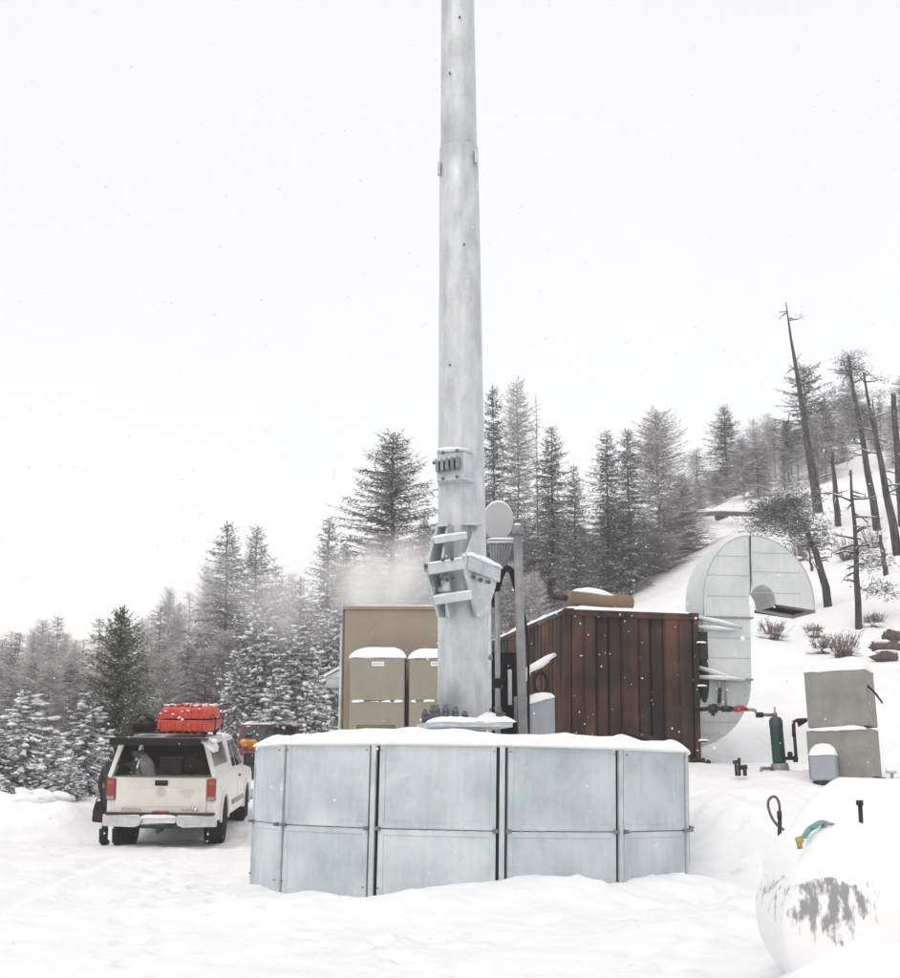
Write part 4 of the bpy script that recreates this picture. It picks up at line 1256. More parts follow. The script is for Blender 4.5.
m = MB(); m.tube([(0, 0, .12), (0, 0, .128)], .02, 8); m.build('snow_cap', SNOW, vs2)

# ------------------------------------------------------------------ pickup truck
TY = 26.3
tp = P(160, 840, TY); PITCH = R(4.0)
truck = thing('pickup_truck', (P(160, 790, TY).x, TY, .56), 'white pickup truck with an open rear hatch and orange sleds on its roof', 'pickup truck', (PITCH, R(.6), R(1.2)))
truck.scale = (1.03, 1.03, 1.03); truck.location.x += .03
# local: x right, y forward, z up
WB0, WB1 = 1.15, 4.40
def side_prof():
    pts = [(0.0, .50), (0.0, 1.19), (2.15, 1.21), (2.15, 1.21), (3.95, 1.20), (4.35, 1.16), (5.15, 1.08), (5.38, .98), (5.42, .55), (5.3, .42)]
    def arch(c):
        return [(c + .46 * math.cos(R(a)), .38 + .46 * math.sin(R(a))) for a in np.linspace(5, 175, 12)]
    pts += arch(WB1) + [(3.8, .40), (1.75, .40)] + arch(WB0) + [(.5, .42)]
    return pts
m = MB(); m.prism([(-.93, y, z) for y, z in side_prof()], (1.86, 0, 0)); body = m.build('body', WHITE, truck, bevel=.035)
for s in (-1, 1):
    for c in (WB0, WB1):
        m = MB()
        aa = np.linspace(0, 180, 14)
        o_ = [(c + .52 * math.cos(R(a)), .38 + .52 * math.sin(R(a))) for a in aa]
        i_ = [(c + .455 * math.cos(R(a)), .38 + .455 * math.sin(R(a))) for a in aa[::-1]]
        m.prism([(s * .90, y, z) for y, z in o_ + i_], (s * .065, 0, 0)); m.build('wheel_arch', WHITE, truck, bevel=.008)
        m = MB(); m.lathe([(.0, -.0), (.44, 0), (.44, .3), (0, .3)], Matrix.Translation((s * .935, c, .38)) @ Matrix.Rotation(R(-90 * s), 4, 'Y'), 24); m.build('arch_liner', INTER, truck)
    m = MB(); m.bb((s * .93, 2.25, .56), (s * .955, 3.85, .64)); m.build('side_moulding', mat('side_moulding_grey', (.25, .25, .24), .5) if s < 0 else bpy.data.materials['side_moulding_grey'], truck, bevel=.006)


def wheel(x, y, s, base=None):
    if base is None:
        w_ = bpy.data.objects.new('wheel', None); COL.objects.link(w_); w_.parent = truck
        Mw = Matrix.Rotation(R(90), 4, 'Y')
        m = MB(); m.lathe([(.22, -.12), (.34, -.125), (.365, -.10), (.375, -.05), (.375, .05), (.365, .10), (.34, .125), (.22, .12), (.22, -.12)], Mw, 32)
        for k in range(28):
            a = 2 * math.pi * k / 28
            m.box((0 + .05 * (-1) ** k, .372 * math.cos(a), .372 * math.sin(a)), (.10, .045, .02), 0, Matrix.Rotation(a - math.pi / 2, 3, 'X'))
        t = m.build('tyre', TYRE, w_)
        m = MB(); m.lathe([(.0, .06), (.06, .07), (.10, .05), (.18, .045), (.215, .10), (.23, .11), (.23, -.1), (0, -.1)], Mw, 24)
        rr = m.build('rim', RIM, w_)
        m = MB()
        for k in range(6):
            a = 2 * math.pi * k / 6; m.bb((-.0, 0, 0), (0.001, .001, .001)) if False else m.box((.062, .13 * math.cos(a), .13 * math.sin(a)), (.03, .15, .045), 0, Matrix.Rotation(a, 3, 'X'))
        m.build('spoke', RIM, w_)
    else:
        w_ = base.copy(); COL.objects.link(w_); w_.parent = truck
        for ch in base.children:
            c = ch.copy(); COL.objects.link(c); c.parent = w_
    w_.location = (x, y, .37); w_.rotation_euler = (0, 0, 0 if s > 0 else math.pi)
    return w_


wb = wheel(.80, WB0, 1)
wheel(-.80, WB0, -1, wb); wheel(.80, WB1, 1, wb); wheel(-.80, WB1, -1, wb)
# tailgate
m = MB(); m.bb((-.775, -.035, .58), (.775, .03, 1.185)); tg = m.build('tailgate', WHITED, truck, bevel=.018)
m = MB(); m.bb((-.66, -.043, .70), (.66, -.0352, 1.02)); m.build('pressed_panel', WHITED, tg, bevel=.004)
m = MB(); m.bb((-.11, -.055, 1.05), (.11, -.036, 1.14)); m.build('handle', BLACK, tg, bevel=.008)
m = MB(); m.bb((-.09, -.064, 1.09), (.09, -.0552, 1.125)); m.build('handle_bar', DSTEEL, tg, bevel=.004)
STK = mat('faded_pink_sticker', (.60, .44, .38), .6, var2=(.64, .56, .48), scale=18)
m = MB(); m.prism([(.0 + .085 * math.cos(a), -.0455, .945 + .085 * math.sin(a)) for a in np.linspace(0, 2 * math.pi, 24, endpoint=False)], (0, .002, 0)); m.build('round_sticker', STK, tg)
STG = mat('faded_grey_sticker', (.56, .55, .49), .6, var2=(.68, .66, .60), scale=25)
m = MB(); m.prism([(.45 + .11 * (1 + .4 * math.sin(3 * a)) * math.cos(a), -.0455, .92 + .10 * math.sin(a) * (1 + .2 * math.cos(2 * a))) for a in np.linspace(0, 2 * math.pi, 24, endpoint=False)], (0, .002, 0)); m.build('grey_sticker', STG, tg)


def text(body, size, loc, rot, matr, parent, ext=.002, name='lettering'):
    cu = bpy.data.curves.new('lettering', 'FONT'); cu.body = body; cu.size = size; cu.extrude = ext
    cu.align_x = 'CENTER'
    to = bpy.data.objects.new('tmp', cu); COL.objects.link(to)
    bpy.context.view_layer.update()
    me = bpy.data.meshes.new_from_object(to.evaluated_get(bpy.context.evaluated_depsgraph_get()))
    bpy.data.objects.remove(to)
    me.materials.clear(); me.materials.append(matr)
    o = bpy.data.objects.new(name, me); COL.objects.link(o); o.parent = parent; o.location = loc; o.rotation_euler = rot
    return o


LETT = mat('grey_lettering', (.30, .29, .26), .5)
text('TOYOTA', .085, (-.50, -.040, .615), (R(90), 0, 0), LETT, tg)
text('TUNDRA', .075, (.50, -.040, .62), (R(90), 0, 0), LETT, tg)
# corner pillars beside the tailgate and tail lamps
for s in (-1, 1):
    m = MB(); m.bb((s * .785, -.055, .80), (s * .935, .08, 1.17)); tl = m.build('tail_lamp', TLRED, truck, bevel=.02)
    m = MB(); m.bb((s * .81, -.064, 1.07), (s * .915, -.0555, 1.13)); m.build('amber_lens', TLAMB, tl, bevel=.005)
    m = MB(); m.bb((s * .80, -.064, .815), (s * .925, -.0555, .87)); m.build('reverse_lens', WBAG, tl, bevel=.005)
# bumper
for s in (-1, 1):
    m = MB()
    m.prism([(s * .98, .06, .36), (s * .98, -.10, .37), (s * .96, -.19, .40), (s * .38, -.22, .38), (s * .30, -.22, .41), (s * .25, -.22, .56), (s * .98, -.16, .58), (s * .98, .06, .58)][:0] or
            [(s * .97, -.12, .37), (s * .42, -.20, .36), (s * .32, -.20, .39), (s * .27, -.20, .50), (s * .33, -.20, .575), (s * .97, -.12, .57)], (0, .10, 0))
    m.build('bumper_wing', CHROME, truck, bevel=.02)
m = MB(); m.bb((-.93, -.19, .572), (.93, .0, .60)); m.build('bumper_step', DSTEEL, truck, bevel=.006)
m = MB(); m.bb((-.34, -.16, .36), (.34, -.06, .40)); m.bb((-.40, -.14, .34), (.40, -.08, .37)); m.build('bumper_sill', DSTEEL, truck, bevel=.008)
m = MB(); m.prism([(-.27, -.15, .43), (.27, -.15, .43), (.31, -.15, .56), (-.31, -.15, .56)], (0, .03, 0)); m.cap(-.3, .3, -.22, -.1, .53, .045, 4, 0); m.build('bumper_snow', SNOW, truck)
m = MB(); m.bb((-.12, -.16, .60), (.14, -.04, .63)); m.build('red_reflector', TLRED, truck, bevel=.008)
m = MB(); m.tube([(0, 0.2, .30), (0, -.22, .30)], .035, 8); m.tube([(-.06, -.05, .33), (.06, -.05, .33)], .02, 6); m.build('tow_hitch', DSTEEL, truck)
m = MB(); m.tube([(-.8, WB0, .36), (.8, WB0, .36)], .05, 10); m.blob((0, WB0, .36), (.14, .14, .13), 0, 12, 8); m.build('rear_axle', DSTEEL, truck)
m = MB(); m.bb((-.86, .5, .40), (.86, 4.9, .47)); m.build('underbody', INTER, truck)
m = MB(); m.tube([(.35, .1, .34), (.35, 1.0, .36)], .035, 10); m.build('tail_pipe', DSTEEL, truck)
# topper: white shell, wide opening at the back
TT = 1.86
def loft(mb, lo, hi, z0, z1, mi=0):
    """frustum, lo/hi = (x half, y0, y1)"""
    (a, b_, c), (d, e_, f_) = lo, hi
    vs = [(-a, b_, z0), (a, b_, z0), (a, c, z0), (-a, c, z0), (-d, e_, z1), (d, e_, z1), (d, f_, z1), (-d, f_, z1)]
    mb.add([Vector(v) for v in vs], [(0, 3, 2, 1), (4, 5, 6, 7), (0, 1, 5, 4), (1, 2, 6, 5), (2, 3, 7, 6), (3, 0, 4, 7)], mi)
z0, z1 = 1.20, TT
xb_, xt_ = .90, .70
tpo = bpy.data.objects.new('topper', None); COL.objects.link(tpo); tpo.parent = truck
m = MB(); m.bb((-xt_ - .02, .02, z1 - .06), (xt_ + .02, 2.16, z1)); m.build('roof_panel', WHITE, tpo, bevel=.03)
def beam(mb, a, b_, w, d):
    a = Vector(a); b_ = Vector(b_); z_ = (b_ - a).normalized(); x_ = Vector((0, 1, 0)).cross(z_).normalized() if abs(z_.y) < .9 else Vector((1, 0, 0)); y_ = z_.cross(x_)
    mb.box((a + b_) / 2, (w, d, (b_ - a).length), 0, Matrix((x_, y_, z_)).transposed())
for s in (-1, 1):
    m = MB(); beam(m, (s * xb_, .03, z0 - .02), (s * xt_, .10, z1 - .02), .075, .10); m.build('rear_pillar', WHITE, tpo, bevel=.012)
    m = MB(); beam(m, (s * xb_, 2.10, z0 - .02), (s * xt_, 2.06, z1 - .02), .06, .12); m.build('front_pillar', WHITE, tpo, bevel=.012)
    m = MB(); m.prism([(s * (xb_ + .02), .04, z0 - .01), (s * (xb_ + .02), 2.14, z0 - .01), (s * (xb_ - .03), 2.12, z0 + .16), (s * (xb_ - .03), .06, z0 + .16)], (-s * .04, 0, 0)); m.build('side_sill', WHITE, tpo, bevel=.008)
    m = MB(); m.prism([(s * (xt_ + .035), .08, z1 - .14), (s * (xt_ + .035), 2.10, z1 - .14), (s * (xt_ + .0), 2.10, z1 - .03), (s * (xt_ + .0), .08, z1 - .03)], (-s * .04, 0, 0)); m.build('side_header', WHITE, tpo, bevel=.008)
    f = lambda y, t: (s * (xb_ + (xt_ - xb_) * t + .004), y, z0 + (z1 - z0) * t)
    m = MB(); m.prism([f(.14, .24), f(1.98, .24), f(1.94, .80), f(.30, .80)], (-s * .01, 0, 0)); m.build('side_window', GLASSD, tpo)
m = MB(); m.prism([(-.83, 2.12, z0), (.83, 2.12, z0), (.68, 2.08, z1 - .05), (-.68, 2.08, z1 - .05)], (0, .01, 0)); m.build('front_wall', INTER, tpo)
m = MB(); m.bb((-.86, .05, z0 - .06), (.86, 2.10, z0 - .015)); m.build('cargo_deck', INTER, tpo)
# lifted hatch glass, edge on, with snowy ends
h0 = Vector((0, .05, z1 - .02)); hd = Vector((0, -.62, -.02))
m = MB(); m.prism([(-xt_ - .10, .05, z1 - .03), (xt_ + .06, .05, z1 - .03), (xb_ - .03, -.60, z1 + .00), (-xb_ - .02, -.60, z1 + .0)], (0, 0, .03)); hat = m.build('rear_hatch', GLASSD, truck, bevel=.008)
m = MB(); m.bb((-.80, -.625, z1 - .10), (.74, -.59, z1 + .02)); m.build('hatch_frame', BLACK, hat, bevel=.008)
for s, k in ((-1, 1), (1, 2)):
    m = MB(); beam(m, (s * (xt_ + .06), .0, z1 - .10), (s * (xb_ + .05), -.56, z1 - .01), .10, .05); m.build('hatch_edge', WHITE, hat, bevel=.008)
m = MB(); m.cap(-.15, .15, -.28, .28, 0, .10, 6, 0, M=Matrix.Translation((xt_ + .13, -.26, z1 - .12)) @ Matrix.Rotation(R(38), 4, 'Y'), pw=3); m.build('hatch_snow', SNOW, hat)
m = MB(); m.cap(-.06, .06, -.26, .26, 0, .05, 7, 0, M=Matrix.Translation((-xt_ - .16, -.28, z1 - .02)) @ Matrix.Rotation(R(-25), 4, 'Y'), pw=3); m.build('hatch_snow', SNOW, hat)
# cab
cz0, cz1 = 1.18, 1.80
m = MB(); loft(m, (.90, 2.24, 4.25), (.72, 2.42, 3.55), cz0, cz1); m.build('cab', WHITE, truck, bevel=.05)
for s in (-1, 1):
    f = lambda y, t, o_=.006: (s * (.90 + (.72 - .90) * t + o_), y, cz0 + (cz1 - cz0) * t)
    m = MB(); m.prism([f(2.50, .10), f(2.95, .10), f(2.95, .86), f(2.62, .86)], (-s * .012, 0, 0)); m.build('quarter_window', GLASSD, truck)
    m = MB(); m.prism([f(3.04, .08), f(3.98, .08), f(3.50, .86), f(3.04, .86)], (-s * .012, 0, 0)); m.build('door_window', GLASSD, truck)
    m = MB(); m.bb((s * .928, 3.0, .50), (s * .938, 4.0, 1.17)); dr = m.build('door', WHITE, truck, bevel=.004)
    m = MB(); m.bb((s * .938, 3.10, 1.02), (s * .96, 3.26, 1.06)); m.build('handle', DSTEEL, dr, bevel=.004)
    m = MB(); m.bb((s * .94, 3.82, 1.20), (s * 1.16, 3.92, 1.42)); mi_ = m.build('side_mirror', BLACK, truck, bevel=.02)
    m = MB(); m.bb((s * .97, 3.812, 1.23), (s * 1.14, 3.8198, 1.39)); m.build('mirror_glass', GLASSD, mi_)
m = MB(); f = lambda x, t: (x, 4.25 + (3.55 - 4.25) * t + .012, cz0 + (cz1 - cz0) * t)
m.prism([f(-.80, .08), f(.80, .08), f(.66, .92), f(-.66, .92)], (0, .01, .01)); m.build('windscreen', GLASSD, truck)
m = MB(); m.prism([(-.78, 2.25, 1.28), (.78, 2.25, 1.28), (.68, 2.39, 1.72), (-.68, 2.39, 1.72)], (0, -.015, 0)); m.build('rear_window', GLASSD, truck)
m = MB(); m.cap(-.68, .68, 2.45, 3.50, cz1, .05, 5, 0); m.build('roof_snow', SNOW, truck)
m = MB(); m.bb((-.6, 5.40, .62), (.6, 5.44, .95)); m.build('grille', DSTEEL, truck, bevel=.01)
m = MB(); m.bb((-.97, 5.36, .40), (.97, 5.52, .60)); m.build('front_bumper', CHROME, truck, bevel=.02)
for s in (-1, 1):
    m = MB(); m.bb((s * .64, 5.36, .70), (s * .90, 5.43, .94)); m.build('headlight', WBAG, truck, bevel=.02)
    m = MB(); m.bb((s * .72, .62, .16), (s * .93, .64, .42)); m.build('mud_flap', BLACK, truck, bevel=.004)
# load in the bed
TM = truck.matrix_basis.copy()
bpy.context.view_layer.update()
TM = truck.matrix_world.copy()


def on_truck(name, loc, lab, cat, group=None):
    o = thing(name, TM @ Vector(loc), lab, cat, truck.rotation_euler, group); return o


sk_ = on_truck('cargo_sack', (-.33, .35, 1.18), 'pale grey sack leaning inside the open back of the pickup', 'sack')
m = MB(); m.blob((0, .05, .16), (.13, .12, .24), 0, 14, 12, 3, .25, M=Matrix.Rotation(R(-22), 3, 'Y')); m.build('bag', WBAG, sk_)
m = MB(); m.blob((-.17, .1, .38), (.16, .1, .07), 0, 12, 8, 5, .4); m.build('folded_flap', mat('grey_brown_cloth', (.13, .12, .11), .9, var=.4, scale=12), sk_)
rb2 = on_truck('red_duffel', (.45, 1.0, 1.18), 'dark red duffel bag behind the right side window of the pickup', 'bag')
m = MB(); m.blob((0, 0, .2), (.3, .5, .22), 0, 14, 10, 4, .15); m.build('bag', DRED, rb2)
m = MB(); m.tube(smooth([(-.1, -.3, .35), (0, 0, .5), (.1, .3, .35)]), .015, 6); m.build('strap', BLACK, rb2)
rb3 = on_truck('storage_crate', (.05, .8, 1.18), 'dark brown storage crate inside the open back of the pickup', 'crate')
m = MB(); m.bb((-.2, -.25, 0), (.2, .25, .3)); m.build('crate_body', mat('dark_crate', (.03, .018, .018), .8, var=.4), rb3, bevel=.02)
m = MB(); m.bb((-.22, -.27, .3), (.22, .27, .34)); m.build('crate_lid', DSTEEL, rb3, bevel=.01)
# roof rack, sled stack
rk = on_truck('roof_rack', (0, 1.1, TT), 'black roof rack bars under the orange sleds on the pickup', 'roof rack')
for y in (-.7, .7):
    m = MB(); m.tube([(-.72, y, .075), (.72, y, .075)], .022, 8); m.build('cross_bar', DSTEEL, rk)
    for s in (-1, 1):
        m = MB(); m.bb((s * .62, y - .03, -.005), (s * .68, y + .03, .06)); m.build('foot', DSTEEL, rk)


def sled(name, off, w, L, h, lab, group, matr, flip):
    s_ = on_truck(name, off, lab, 'rescue sled', group)
    m = MB(); rows = []; ny_ = 18
    fz = lambda z: (h - z) if flip else z
    for j in range(ny_ + 1):
        t = j / ny_ * 2 - 1
        tap = math.sqrt(max(0.02, 1 - abs(t) ** 3.2)); y = t * L / 2; ww_ = tap; tap = .80 + .20 * tap
        ww = w / 2 * (.72 + .28 * ww_)
        rows.append([(-ww, y, fz(0)), (-ww * .99, y, fz(h * .22)), (-ww * .95, y, fz(h * .62 * tap + .01)), (-ww * .84, y, fz(h * tap * .97)), (ww * .84, y, fz(h * tap * .97)), (ww * .95, y, fz(h * .62 * tap + .01)), (ww * .99, y, fz(h * .22)), (ww, y, fz(0))])
    vs = [v for r_ in rows for v in r_]; n_ = 8
    fs = [(j * n_ + k, j * n_ + (k + 1) % n_, (j + 1) * n_ + (k + 1) % n_, (j + 1) * n_ + k) for j in range(ny_) for k in range(n_)]
    fs += [tuple(range(8)), tuple(range(ny_ * 8, ny_ * 8 + 8))]
    m.add(vs, fs, 0, False); m.build('tub', matr, s_, bevel=.012)
    for k in range(5):
        x = -w * .27 + k * w * .135
        m = MB(); m.bb((x - .02, -L * .42, fz(h - .01)), (x + .02, L * .42, fz(h + .025))); m.build('runner', matr, s_, bevel=.006)
    for sx in (-1, 1):
        m = MB(); m.tube([(sx * w / 2, -L / 2 * .75, fz(.02)), (sx * (w / 2 + .01), 0, fz(.03)), (sx * w / 2, L / 2 * .75, fz(.02))], .02, 6); m.build('hand_rail', matr, s_)
    m = MB()
    for k in range(7):
        x = -w * .40 + k * w * .133
        m.box((x, -L / 2 - .005, fz(h * .45)), (.035, .03, h * .55), 0)
    m.build('end_rib', mat('sled_rib', (.60, .05, .03), .5) if 'sled_rib' not in bpy.data.materials else bpy.data.materials['sled_rib'], s_, kind='stuff')
    return s_


sled('rescue_sled', (.28, 1.1, TT + .085), 1.02, 2.0, .22, 'lower orange red plastic sled on the roof rack, hull downward', 'orange sleds on the pickup roof', ORANGE, True)
s3 = sled('rescue_sled', (.29, 1.1, TT + .325), .96, 1.9, .22, 'upper orange red plastic sled turned hull up, snow specks on it', 'orange sleds on the pickup roof', ORANGE, False)
m = MB()
rs = random.Random(5)
for k in range(26):
    m.blob((rs.uniform(-.4, .4), rs.uniform(-.8, .8), .225), (rs.uniform(.03, .08), rs.uniform(.05, .1), .022), 0, 8, 6, k, .3)
for k in range(10):
    m.blob((rs.uniform(-.42, .42), -.965, rs.uniform(0, .18)), (rs.uniform(.015, .035), .01, .012), 0, 8, 6, k, .3)
m.build('snow_lumps', SNOW, s3, kind='stuff')
for y in (-.45, .5):
    o = on_truck('tie_strap', (.29, 1.1 + y, TT + .07), ('rear','front')[y > 0] + ' dark strap lashed over the two orange sleds', 'strap', None)
    m = MB(); m.tube([(-.50, 0, 0), (-.53, 0, .24), (-.37, 0, .46), (0, 0, .50), (.37, 0, .46), (.53, 0, .24), (.50, 0, 0)], .012, 6); m.build('webbing', BLACK, o)
    m = MB(); m.bb((-.56, -.02, .1), (-.52, .02, .17)); m.build('buckle', DSTEEL, o)
bn = on_truck('dark_red_bundle', (-.55, 1.0, TT + .10), 'dark red strapped bundle left of the orange sleds on the roof', 'bundle')
m = MB(); m.blob((.06, -.1, .07), (.19, .7, .09), 0, 12, 12, 4, .5); m.build('roll', DRED, bn)
m = MB(); m.blob((.12, .0, .17), (.13, .5, .07), 0, 12, 10, 8, .5); m.build('folded_cloth', CLOTH, bn)
m = MB()
for y in (-.35, .1): m.tube([Vector((.02 + .2 * math.cos(a), y, .12 + .16 * math.sin(a))) for a in np.linspace(0, 2 * math.pi, 16)], .012, 5)
m.build('strap', BLACK, bn)
wh = on_truck('whip_antenna', (.20, 2.25, 1.2), 'thin black whip antenna rising behind the sleds on the pickup', 'antenna')
m = MB(); m.tube([(0.17, 0, 0), (.17, 0, 1.55)], [.018, .010], 6); m.build('mast', BLACK, wh)

# ------------------------------------------------------------------ second vehicle, far behind
SY = 36.5
sp = P(266, 760, SY); sz = P(266, 719, SY).z
sv = thing('red_vehicle', (sp.x, SY, sz - 1.86), 'dark red suv with snow on its roof, half hidden behind the galvanised panels', 'suv', (0, 0, R(4)))
m = MB(); pts = [(0, .45), (0, .95), (.15, 1.08), (1.25, 1.14), (4.4, 1.14), (4.5, .5)]
pts += [(3.9 + .42 * math.cos(R(a)), .38 + .42 * math.sin(R(a))) for a in np.linspace(0, 180, 10)] + [(3.2, .4), (1.5, .4)] + [(.95 + .42 * math.cos(R(a)), .38 + .42 * math.sin(R(a))) for a in np.linspace(0, 180, 10)]
m.prism([(-.9, y, z) for y, z in pts], (1.8, 0, 0)); m.build('body', MAROON, sv, bevel=.05)
m = MB(); loft(m, (.86, 1.15, 4.45), (.74, 1.75, 4.2), 1.13, 1.80); m.build('cabin', MAROON, sv, bevel=.06)
m = MB(); f = lambda x, t: (x, 1.15 + .6 * t - .012, 1.13 + .67 * t)
m.prism([f(-.76, .1), f(.76, .1), f(.66, .88), f(-.66, .88)], (0, -.01, .01)); m.build('windscreen', GLASSD, sv)
for s in (-1, 1):
    g_ = lambda y, t: (s * (.86 - .12 * t + .008), y, 1.13 + .67 * t)
    for y0, y1 in ((1.75, 2.6), (2.68, 3.5), (3.58, 4.15)):
        m = MB(); m.prism([g_(y0, .12), g_(y1, .12), g_(y1, .86), g_(y0 + .1, .86)], (-s * .012, 0, 0)); m.build('side_window', GLASSD, sv)
    m = MB(); m.bb((s * .55, -.02, .78), (s * .85, .03, .96)); m.build('headlight', WBAG, sv, bevel=.02)
    for c in (.95, 3.9):
        m = MB(); m.lathe([(.0, -.1), (.2, -.1), (.34, -.11), (.36, -.08), (.36, .08), (.34, .11), (.2, .1), (0, .1)], Matrix.Translation((s * .8, c, .36)) @ Matrix.Rotation(R(90), 4, 'Y'), 24); m.build('wheel', TYRE, sv)
m = MB(); m.bb((-.5, -.03, .68), (.5, .02, .92)); m.build('grille', DSTEEL, sv, bevel=.01)
m = MB(); m.bb((-.92, -.1, .38), (.92, .05, .60)); m.build('bumper', DSTEEL, sv, bevel=.03)
m = MB(); m.cap(-.74, .74, 1.75, 4.2, 1.80, .12, 8, 0); m.build('roof_snow', SNOW, sv)
ob_ = P(248.5, 748, SY + .5)
bg_ = thing('orange_bag', (ob_.x, SY + .5, sv.location.z + 1.12), 'small orange bag lying on the bonnet of the dark red vehicle', 'bag')
hh = max(.16, (P(248, 738, SY + .5).z - (sv.location.z + 1.12)) / 2)
m = MB(); m.blob((0, 0, hh * .85), (.17, .14, hh * .85), 0, 14, 10, 6, .6); m.build('sack', ORANGE2, bg_)
m = MB(); m.tube([Vector((.08 * math.cos(a), -.02, hh * 1.9 + .06 * math.sin(a))) for a in np.linspace(0, math.pi, 8)], .012, 5); m.build('strap', BLACK, bg_)

# ------------------------------------------------------------------ person by the truck
def person():
    base = Vector((P(110, 845, 26.75).x, 26.75, P(110, 846, 26.75).z))
    root = thing('person', base, 'person in dark winter clothes at the left rear corner of the pickup, holding a bag', 'person', (0, 0, R(-12)))
    V = [((0, 0, .92), .155), ((0, .02, 1.12), .145), ((.01, .07, 1.34), .17), ((.02, .10, 1.45), .09), ((.02, .13, 1.53), .062), ((.02, .15, 1.64), .10), ((.02, .16, 1.72), .085),
         ((-.10, 0, .86), .11), ((-.12, .03, .48), .075), ((-.12, -.02, .12), .06), ((-.12, .12, .05), .055),
         ((.10, 0, .86), .11), ((.13, .02, .48), .075), ((.13, -.03, .12), .06), ((.13, .11, .05), .055),
         ((-.20, .06, 1.36), .075), ((-.26, .02, 1.08), .056), ((-.25, .12, .84), .042),
         ((.22, .10, 1.36), .075), ((.26, .26, 1.14), .056), ((.20, .46, 1.18), .042)]
    Eg = [(0, 1), (1, 2), (2, 3), (3, 4), (4, 5), (5, 6), (0, 7), (7, 8), (8, 9), (9, 10), (0, 11), (11, 12), (12, 13), (13, 14), (2, 15), (15, 16), (16, 17), (2, 18), (18, 19), (19, 20)]
    nv = len(V)
    for wrist, dirv, lat in ((17, Vector((0.0, .02, -1)), Vector((0, 1, 0))), (20, Vector((-.2, 1, .05)), Vector((0, .2, -1)))):
        w = Vector(V[wrist][0]); dirv.normalize()
        V.append((tuple(w + dirv * .06), .034)); pi_ = len(V) - 1; Eg.append((wrist, pi_))
        for k, off in enumerate((-.03, -.01, .01, .03)):
            a = w + dirv * .10 + lat * off
            b_ = w + dirv * (.14 + (.012 if k in (1, 2) else 0)) + lat * off
            V.append((tuple(a), .0105)); V.append((tuple(b_ + Vector((.015, 0, 0))), .009))
            Eg += [(pi_, len(V) - 2), (len(V) - 2, len(V) - 1)]
        V.append((tuple(w + dirv * .09 + lat * .055), .011)); Eg.append((pi_, len(V) - 1))
    me = bpy.data.meshes.new('person_body'); me.from_pydata([v for v, r_ in V], Eg, [])
    o = bpy.data.objects.new('tmp', me); COL.objects.link(o)
    sm_ = o.modifiers.new('s', 'SKIN')
    for i, (v, r_) in enumerate(V):
        me.skin_vertices[0].data[i].radius = (r_, r_ * .85)
    me.skin_vertices[0].data[0].use_root = True
    ss = o.modifiers.new('ss', 'SUBSURF'); ss.levels = 2; ss.render_levels = 2
    bpy.context.view_layer.update()
    me2 = bpy.data.meshes.new_from_object(o.evaluated_get(bpy.context.evaluated_depsgraph_get()))
    bpy.data.objects.remove(o)
    me2.materials.clear(); me2.materials.append(CLOTH); me2.materials.append(SKIN)
    for p_ in me2.polygons:
        c = p_.center; p_.use_smooth = True
        p_.material_index = 1 if (c.z > 1.52 and c.y > .17) or c.z < .76 and c.z > .66 and c.x < -.2 else 0
    b_ = bpy.data.objects.new('body', me2); COL.objects.link(b_); b_.parent = root
    # jacket shell, hat, boots, face
    m = MB(); m.lathe([(.17, .82), (.19, .95), (.18, 1.1), (.195, 1.3), (.17, 1.42), (.09, 1.50)], Matrix.Translation((.005, .03, 0)), 18); m.build('jacket', CLOTH, root)
    m = MB(); m.blob((.02, .14, 1.74), (.108, .115, .085), 0, 14, 8, 2, .05); m.build('hat', DRED, root)
    m = MB(); m.blob((.02, .265, 1.645), (.014, .02, .022), 0, 8, 6); m.build('nose', SKIN, root)
    for s in (-1, 1):
        m = MB(); m.blob((.02 + s * .035, .243, 1.67), (.012, .008, .008), 0, 8, 6); m.build('eye', BLACK, root)
        m = MB(); m.blob((.02 + s * .10, .15, 1.655), (.014, .025, .035), 0, 8, 6); m.build('ear', SKIN, root)
        m = MB(); m.blob((s * .125, .05, .06), (.065, .15, .065), 0, 14, 8, 1, .05); m.tube([(s * .125, -.02, .06), (s * .125, -.02, .30)], [.075, .082], 12); m.build('boot', BLACK, root)
    m = MB(); m.blob((.02, .245, 1.60), (.03, .008, .006), 0, 8, 6); m.build('mouth', DRED, root)
    bag = thing('red_shoulder_bag', base + Vector((-.22, .0, .42)), 'dark red and black bag hanging from the hand of the person', 'bag')
    m = MB(); m.prism([(-.12, -.06, 0), (.10, -.06, -.02), (.12, -.06, .25), (.06, -.06, .38), (-.07, -.06, .36), (-.11, -.06, .2)], (0, .14, 0)); m.build('bag_body', BLACK, bag, bevel=.03)
    m = MB(); m.bb((-.07, -.075, .06), (.06, -.061, .22)); m.build('pocket', DRED, bag, bevel=.01)
    m = MB(); m.tube([Vector((.07 * math.cos(a), .01, .36 + .06 * math.sin(a))) for a in np.linspace(0, math.pi, 10)], .012, 6); m.build('strap', BLACK, bag)


person()

# ------------------------------------------------------------------ trees
def mesh_np(name, verts, faces, mats, mi=None, smooth=False):
    me = bpy.data.meshes.new(name)
    me.vertices.add(len(verts)); me.vertices.foreach_set('co', np.asarray(verts, np.float32).ravel())
    fl = np.asarray(faces, np.int32); k = fl.shape[1]
    me.loops.add(fl.size); me.loops.foreach_set('vertex_index', fl.ravel())
    me.polygons.add(len(fl)); me.polygons.foreach_set('loop_start', np.arange(0, fl.size, k, dtype=np.int32))
    for m_ in mats: me.materials.append(m_)
    if mi is not None: me.polygons.foreach_set('material_index', np.asarray(mi, np.int32))
    if smooth: me.polygons.foreach_set('use_smooth', np.ones(len(fl), bool))
    me.update(); me.validate()
    return me


